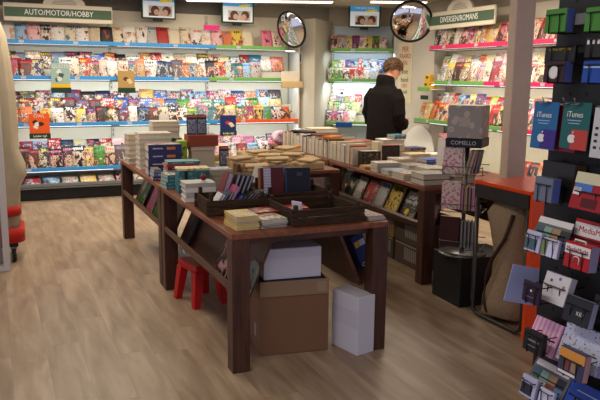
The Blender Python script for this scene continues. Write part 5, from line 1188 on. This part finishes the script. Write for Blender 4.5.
# head: turned to the right and bowed
HM = Matrix.Translation((0.01, 0.105, 1.635)) @ Matrix.Rotation(R(-42), 4, 'Z') @ Matrix.Rotation(R(-22), 4, 'X')
def H(x, y, z): return HM @ Vector((x, y, z))
hr = []
for z, rx, ry, oy in ((-0.115, 0.028, 0.030, 0.050), (-0.10, 0.046, 0.056, 0.030), (-0.07, 0.058, 0.074, 0.016), (-0.03, 0.068, 0.090, 0.004), (0.01, 0.074, 0.096, 0.0), (0.05, 0.075, 0.096, -0.004), (0.085, 0.064, 0.084, -0.006), (0.108, 0.040, 0.056, -0.006), (0.116, 0.012, 0.018, -0.006)):
    hr.append([H(*p) for p in ell(0, oy, z, rx, ry, n=24)])
b.loft(hr)
b.loft([[H(*p) for p in r_] for r_ in ([(-0.010, 0.080, 0.020), (0.010, 0.080, 0.020), (0.008, 0.094, 0.020), (-0.008, 0.094, 0.020)], [(-0.014, 0.080, -0.022), (0.014, 0.080, -0.022), (0.010, 0.114, -0.018), (-0.010, 0.114, -0.018)], [(-0.012, 0.078, -0.034), (0.012, 0.078, -0.034), (0.008, 0.098, -0.034), (-0.008, 0.098, -0.034)])])
for s in (-1, 1):
    b.loft([[H(s*(0.066+0.014*k), -0.006+0.016*math.cos(2*math.pi*i/12)*(1+0.3*k), -0.01+0.030*math.sin(2*math.pi*i/12)) for i in range(12)] for k in (0, 1)])
bo = b.build('body', SKIN, per); remesh(bo, 0.0085, 2)
e = MB()
for s in (-1, 1): e.lathe([(0.001, -0.011), (0.009, -0.007), (0.011, 0), (0.009, 0.007), (0.001, 0.011)], c=(0, 0, 0), n=12, M=HM @ Matrix.Translation((s*0.030, 0.080, 0.012)))
e.build('eye', plain('eye_dark', (50,40,36), 0.3), per)
MB().loft([[H(*p) for p in ell(0, 0.083, z, rx, 0.010, n=12)] for z, rx in ((-0.070, 0.014), (-0.064, 0.024), (-0.058, 0.014))]).build('mouth', plain('lips', (160,90,84), 0.5), per)
# hair: cap of locks
hm = MB(); hrng = random.Random(4); rings = []
for j in range(11):
    v = j/10*math.pi*0.68; ring = []
    for i in range(32):
        a = 2*math.pi*i/32
        back = 0.5-0.5*math.sin(a)         # 1 at the back of the head
        vv = v*(0.62+0.50*back)
        k = 1+0.05*math.sin(9*a+4*v*3)+hrng.uniform(-0.035, 0.035)
        ring.append(H(0.087*k*math.sin(vv)*math.cos(a), -0.008+0.110*k*math.sin(vv)*math.sin(a), 0.028+0.106*k*math.cos(vv)))
    rings.append(ring)
hm.loft(rings, cap=False)
for q in range(230):
    a = hrng.uniform(0, 2*math.pi); back = 0.5-0.5*math.sin(a); v = hrng.uniform(0.05, 1.0)*math.pi*0.68*(0.60+0.50*back)
    p = Vector((0.086*math.sin(v)*math.cos(a), -0.008+0.109*math.sin(v)*math.sin(a), 0.028+0.105*math.cos(v)))
    nrm = Vector((p.x/0.086, (p.y+0.008)/0.109, (p.z-0.028)/0.105)).normalized(); tg = Vector((hrng.uniform(-1, 1), hrng.uniform(-1, 1), -1.0)).cross(nrm).cross(nrm)*-1
    if tg.length < 0.01: continue
    tg.normalize(); p1 = p+nrm*0.010+tg*0.016; p2 = p+nrm*0.003+tg*0.034
    hm.tube([H(*p), H(*p1), H(*p2)], [0.007, 0.0075, 0.003], n=5)
hm.build('hair', plain('hair_brown', (86,62,40), 0.7, noise=0.35, nscale=60), per)
# coat: body, collar, sleeves fused
c = MB()
c.loft([ell(0, 0.0, 0.70, 0.235, 0.185, sq=0.9), ell(0, 0, 0.80, 0.235, 0.180, sq=0.9), ell(0, 0, 0.95, 0.228, 0.170, sq=0.88), ell(0, 0, 1.12, 0.222, 0.158, sq=0.86), ell(0, 0, 1.26, 0.225, 0.150, sq=0.84), ell(0, -0.005, 1.36, 0.215, 0.135, sq=0.85), ell(0, -0.005, 1.43, 0.155, 0.110), ell(0, 0.0, 1.475, 0.10, 0.095)])
c.loft([ell(0, 0.0, 1.44, 0.115, 0.105, tilt=-0.01), ell(0, 0.0, 1.49, 0.118, 0.110, tilt=-0.012), ell(0, 0.0, 1.545, 0.105, 0.105, tilt=-0.02), ell(0, 0.004, 1.565, 0.092, 0.092, tilt=-0.022)])
for s in (-1, 1):
    c.tube([(s*0.165, -0.005, 1.385), (s*0.235, -0.02, 1.28), (s*0.262, -0.025, 1.12), (s*0.258, 0.0, 1.03), (s*0.215, 0.10, 0.99), (s*0.150, 0.19, 1.02)], [0.075, 0.080, 0.074, 0.070, 0.062, 0.055], n=16)
co = c.build('coat', CT, per); remesh(co, 0.014, 2)
tr = MB()
for s in (-1, 1): tr.tube([(s*0.095, -0.032, 0.075), (s*0.095, -0.035, 0.28), (s*0.093, -0.02, 0.46), (s*0.092, 0.0, 0.74)], [0.066, 0.070, 0.076, 0.096], n=16)
tr.build('trousers', plain('trousers_dark', (30,32,40), 0.8), per)
for s in (-1, 1):
    MB().loft([ell(s*0.10, 0.045, z, rx, ry, n=20) for z, rx, ry in ((0.0, 0.050, 0.135), (0.03, 0.053, 0.138), (0.06, 0.048, 0.11), (0.10, 0.045, 0.075))]).build('shoe', plain('shoe_black', (24,22,22), 0.4), per)
